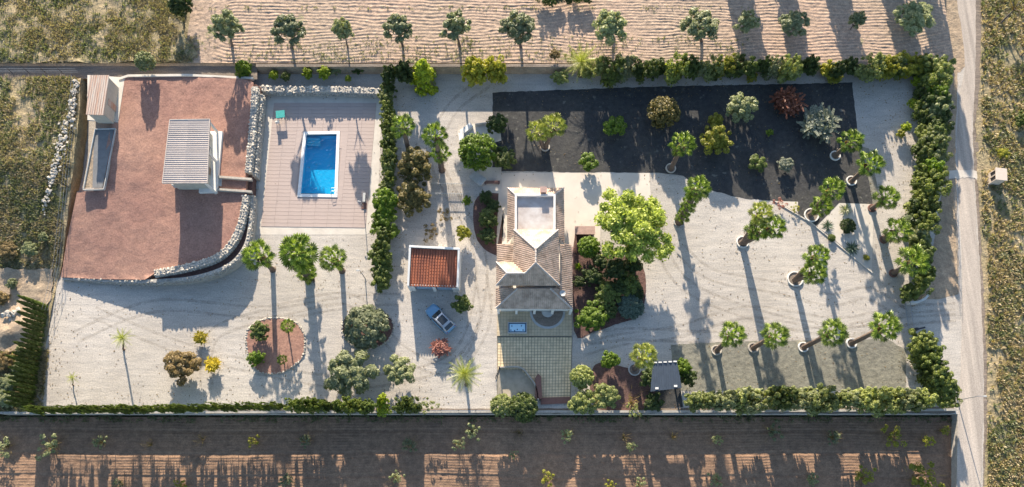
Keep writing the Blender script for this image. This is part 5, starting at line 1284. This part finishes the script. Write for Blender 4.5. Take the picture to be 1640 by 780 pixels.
for i, (x, y, r, k) in enumerate(VN):
    kind = 'bare' if k == 0 else 'sparse'; mat = ['brown', 'olive', 'olive2', 'yelgreen'][k]
    lab = (f'{od(i)} sapling from the left in the upper row on the dark soil' if i < NU else f'{od(i-NU)} sapling from the right in the lower row on the dark soil')
    hh = 1.8 if r < 30 else 3; g = G(x, y, SZ+hh*.5); k_ = r*mpp(x, y, 0)
    root = empty('fruit_sapling', Vector((g.x, g.y, SZ))); tag(root, lab, 'sapling', 'saplings in the dark soil')
    link('twigs', CR['bare'][i % 2], L['brown'], root, (0, 0, 0), (0, 0, i), (k_, k_, hh))
    if k: link('crown', rnd.choice(CR['sparse']), L[mat], root, (0, 0, hh*.55), (0, 0, i), (k_, k_, hh*.5))
# bare tree east of the road
root = empty('bare_tree', G(1600, 40)); tag(root, 'bare twisted tree with a long shadow east of the road', 'tree')
link('trunk', trunk_mesh(2.6, .16, (.5, .6), 5, 1.2, 3), M['barkg'], root); link('twigs', CR['bare'][0], L['brown'], root, (.5, .6, 2.4), (0, 0, 1), (2.2, 2.2, 1.8))
root = empty('bare_tree', G(1632, 92)); tag(root, 'smaller bare tree near the right edge of the photo', 'tree')
link('trunk', trunk_mesh(2.0, .1, (.2, .3), 4, .9, 5), M['barkg'], root); link('twigs', CR['bare'][1], L['brown'], root, (.2, .3, 1.9), (0, 0, 2), (1.5, 1.5, 1.4))
# shrubs on the top field edge and the tall trees just beyond it that throw the long shadows
hedge([(868, -2), (940, -2)], 15, 11, 1.8, ['dark', 'mid', 'olive'], '{} dark shrub from the left on the top edge of the photo', 'dark shrubs at the top edge', z0=NZ, jit=3)
for i, (x, w) in enumerate(((1194, 16), (1268, 13), (1356, 15), (1445, 15), (1503, 14))):
    plant('tall_tree', 'column', 'cyp', x-6, -100-3*(i % 3), w*2.0, 7.6 + .6*(i % 3), f'{od(i)} tall dark tree from the left standing just north of the ploughed field', 'tree', 'tall trees north of the ploughed field', z0=NZ, trunk=1.0)
# ---------------------------------------------------------------- grass and weeds
def tufts(name, label, n, box, zf, mat, sc=.22, blades=6, dens=None, seed=1):
    rs = np.random.RandomState(seed); x0, y0, x1, y1 = box; px = rs.uniform(x0, x1, n*3); py = rs.uniform(y0, y1, n*3); C = []
    for a, b in zip(px, py):
        g = G(a, b, 0); f = noise.noise(Vector((g.x*.22, g.y*.22, seed*3)))+.6*noise.noise(Vector((g.x*.9, g.y*.9, seed)))
        if f > rs.uniform(-.35, .35) and (dens is None or dens(a, b)):
            z = zf(a, b); q = G(a, b, z); q.z += .0; C.append(tuple(q))
        if len(C) >= n: break
    C = np.repeat(np.array(C), blades, 0); m = len(C); az = rs.uniform(0, 6.283, m); el = rs.uniform(.25, 1.3, m); l = sc*rs.uniform(.6, 1.7, m)
    D = np.stack([np.cos(az)*np.cos(el), np.sin(az)*np.cos(el), np.sin(el)], 1); s = np.stack([-np.sin(az), np.cos(az), 0*az], 1)*(.11*l)[:, None]
    C = C+D*.02; C[:, :2] += rs.normal(size=(m, 2))*.06
    V = np.stack([C-s, C+s, C+D*l[:, None]*.6+s*1.2, C+D*l[:, None]-np.array([0, 0, .3])*l[:, None]*.3], 1).reshape(-1, 3); F = np.arange(4*m).reshape(-1, 4)
    o_ = link(name, npmesh(name, V, F), L[mat]); tag(o_, label, 'grass', None, 'stuff')
zN = lambda x, y: NZ+.02
zwv = lambda x, y: zw(x, y)+.02
nin = lambda x, y: x < 296+ (14 if y > 55 else 0)
tufts('dry_grass', 'dry straw coloured grass of the north west meadow', 9000, (-60, -30, 312, 100), zN, 'straw', .3, 7, nin, 1)
tufts('green_weeds', 'green weeds among the dry grass of the north west meadow', 3200, (-60, -30, 312, 100), zN, 'weed', .34, 7, nin, 2)
wi = lambda x, y: x < 126-.11*max(0, y-124)*1.0
wg = lambda x, y: wi(x, y) and not (430 < y < 560)
tufts('dry_grass', 'dry straw coloured grass west of the terrace fence', 7500, (-60, 124, 128, 660), zwv, 'straw', .28, 7, wg, 3)
tufts('green_weeds', 'green weeds west of the terrace fence', 4200, (-60, 124, 128, 660), zwv, 'weed', .3, 7, wg, 4)
ei = lambda x, y: x > 1572+(10 if 380 < y < 800 else 0)
tufts('dry_grass', 'dry straw coloured grass east of the road', 5200, (1568, -30, 1730, 830), lambda x, y: .1+.22*clamp((x-1580)/25), 'straw', .34, 8, ei, 5)
tufts('green_weeds', 'green weeds in the verge east of the road', 3800, (1568, -30, 1730, 830), lambda x, y: .1+.22*clamp((x-1580)/25), 'weed', .36, 8, ei, 6)
tufts('field_weeds', 'green weeds between the furrows under the olive trees', 1600, (310, 10, 1510, 100), zN, 'weed', .2, 6, lambda x, y: (y > 58 or y < 16) and x < 1200, 7)
tufts('wall_weeds', 'weeds along the bottom of the south wall', 1500, (-40, 664, 1530, 676), lambda x, y: SZ+.03, 'weed', .22, 5, None, 8)

# fallen leaves and twigs under the planting
rs = np.random.RandomState(77); C = []
src = [(q.location.x, q.location.y) for q in COL.objects if q.parent is None and q.get('category') in ('bush', 'hedge bush', 'palm tree', 'tree', 'olive tree', 'conifer', 'cypress') and q.location.z < 6 and -38 < q.location.y-20 < 40]
for sx_, sy_ in src:
    for k in range(16):
        C.append((sx_+rs.normal()*1.7, sy_+rs.normal()*1.5-.6))
for k in range(2500):
    g = G(rs.uniform(70, 1500), rs.uniform(150, 650)); C.append((g.x, g.y))
keep = []
for x, y in C:
    a, b = pix((x, y, 0))
    if inpoly((a, b), [(435, 150), (612, 150), (604, 380), (400, 380)]) and rs.rand() < .8: continue
    if inpoly((a, b), [(100, 120), (410, 128), (400, 400), (300, 440), (98, 450)]): continue
    if 78 < a < 1512 and 128 < b < 655 and not (790 < a < 920 and 290 < b < 640): keep.append((x, y, .035))
C = np.array(keep); m_ = len(C); V, F = leafquads(C, rs.normal(size=(m_, 3))*.35+np.array([0, 0, 1]), rs.uniform(.025, .08, m_), 1.7, rs)
o_ = link('leaf_litter', npmesh('leaf_litter', V, F), L['dry']); tag(o_, 'scattered fallen brown leaves on the pale gravel', 'leaf litter', None, 'stuff')
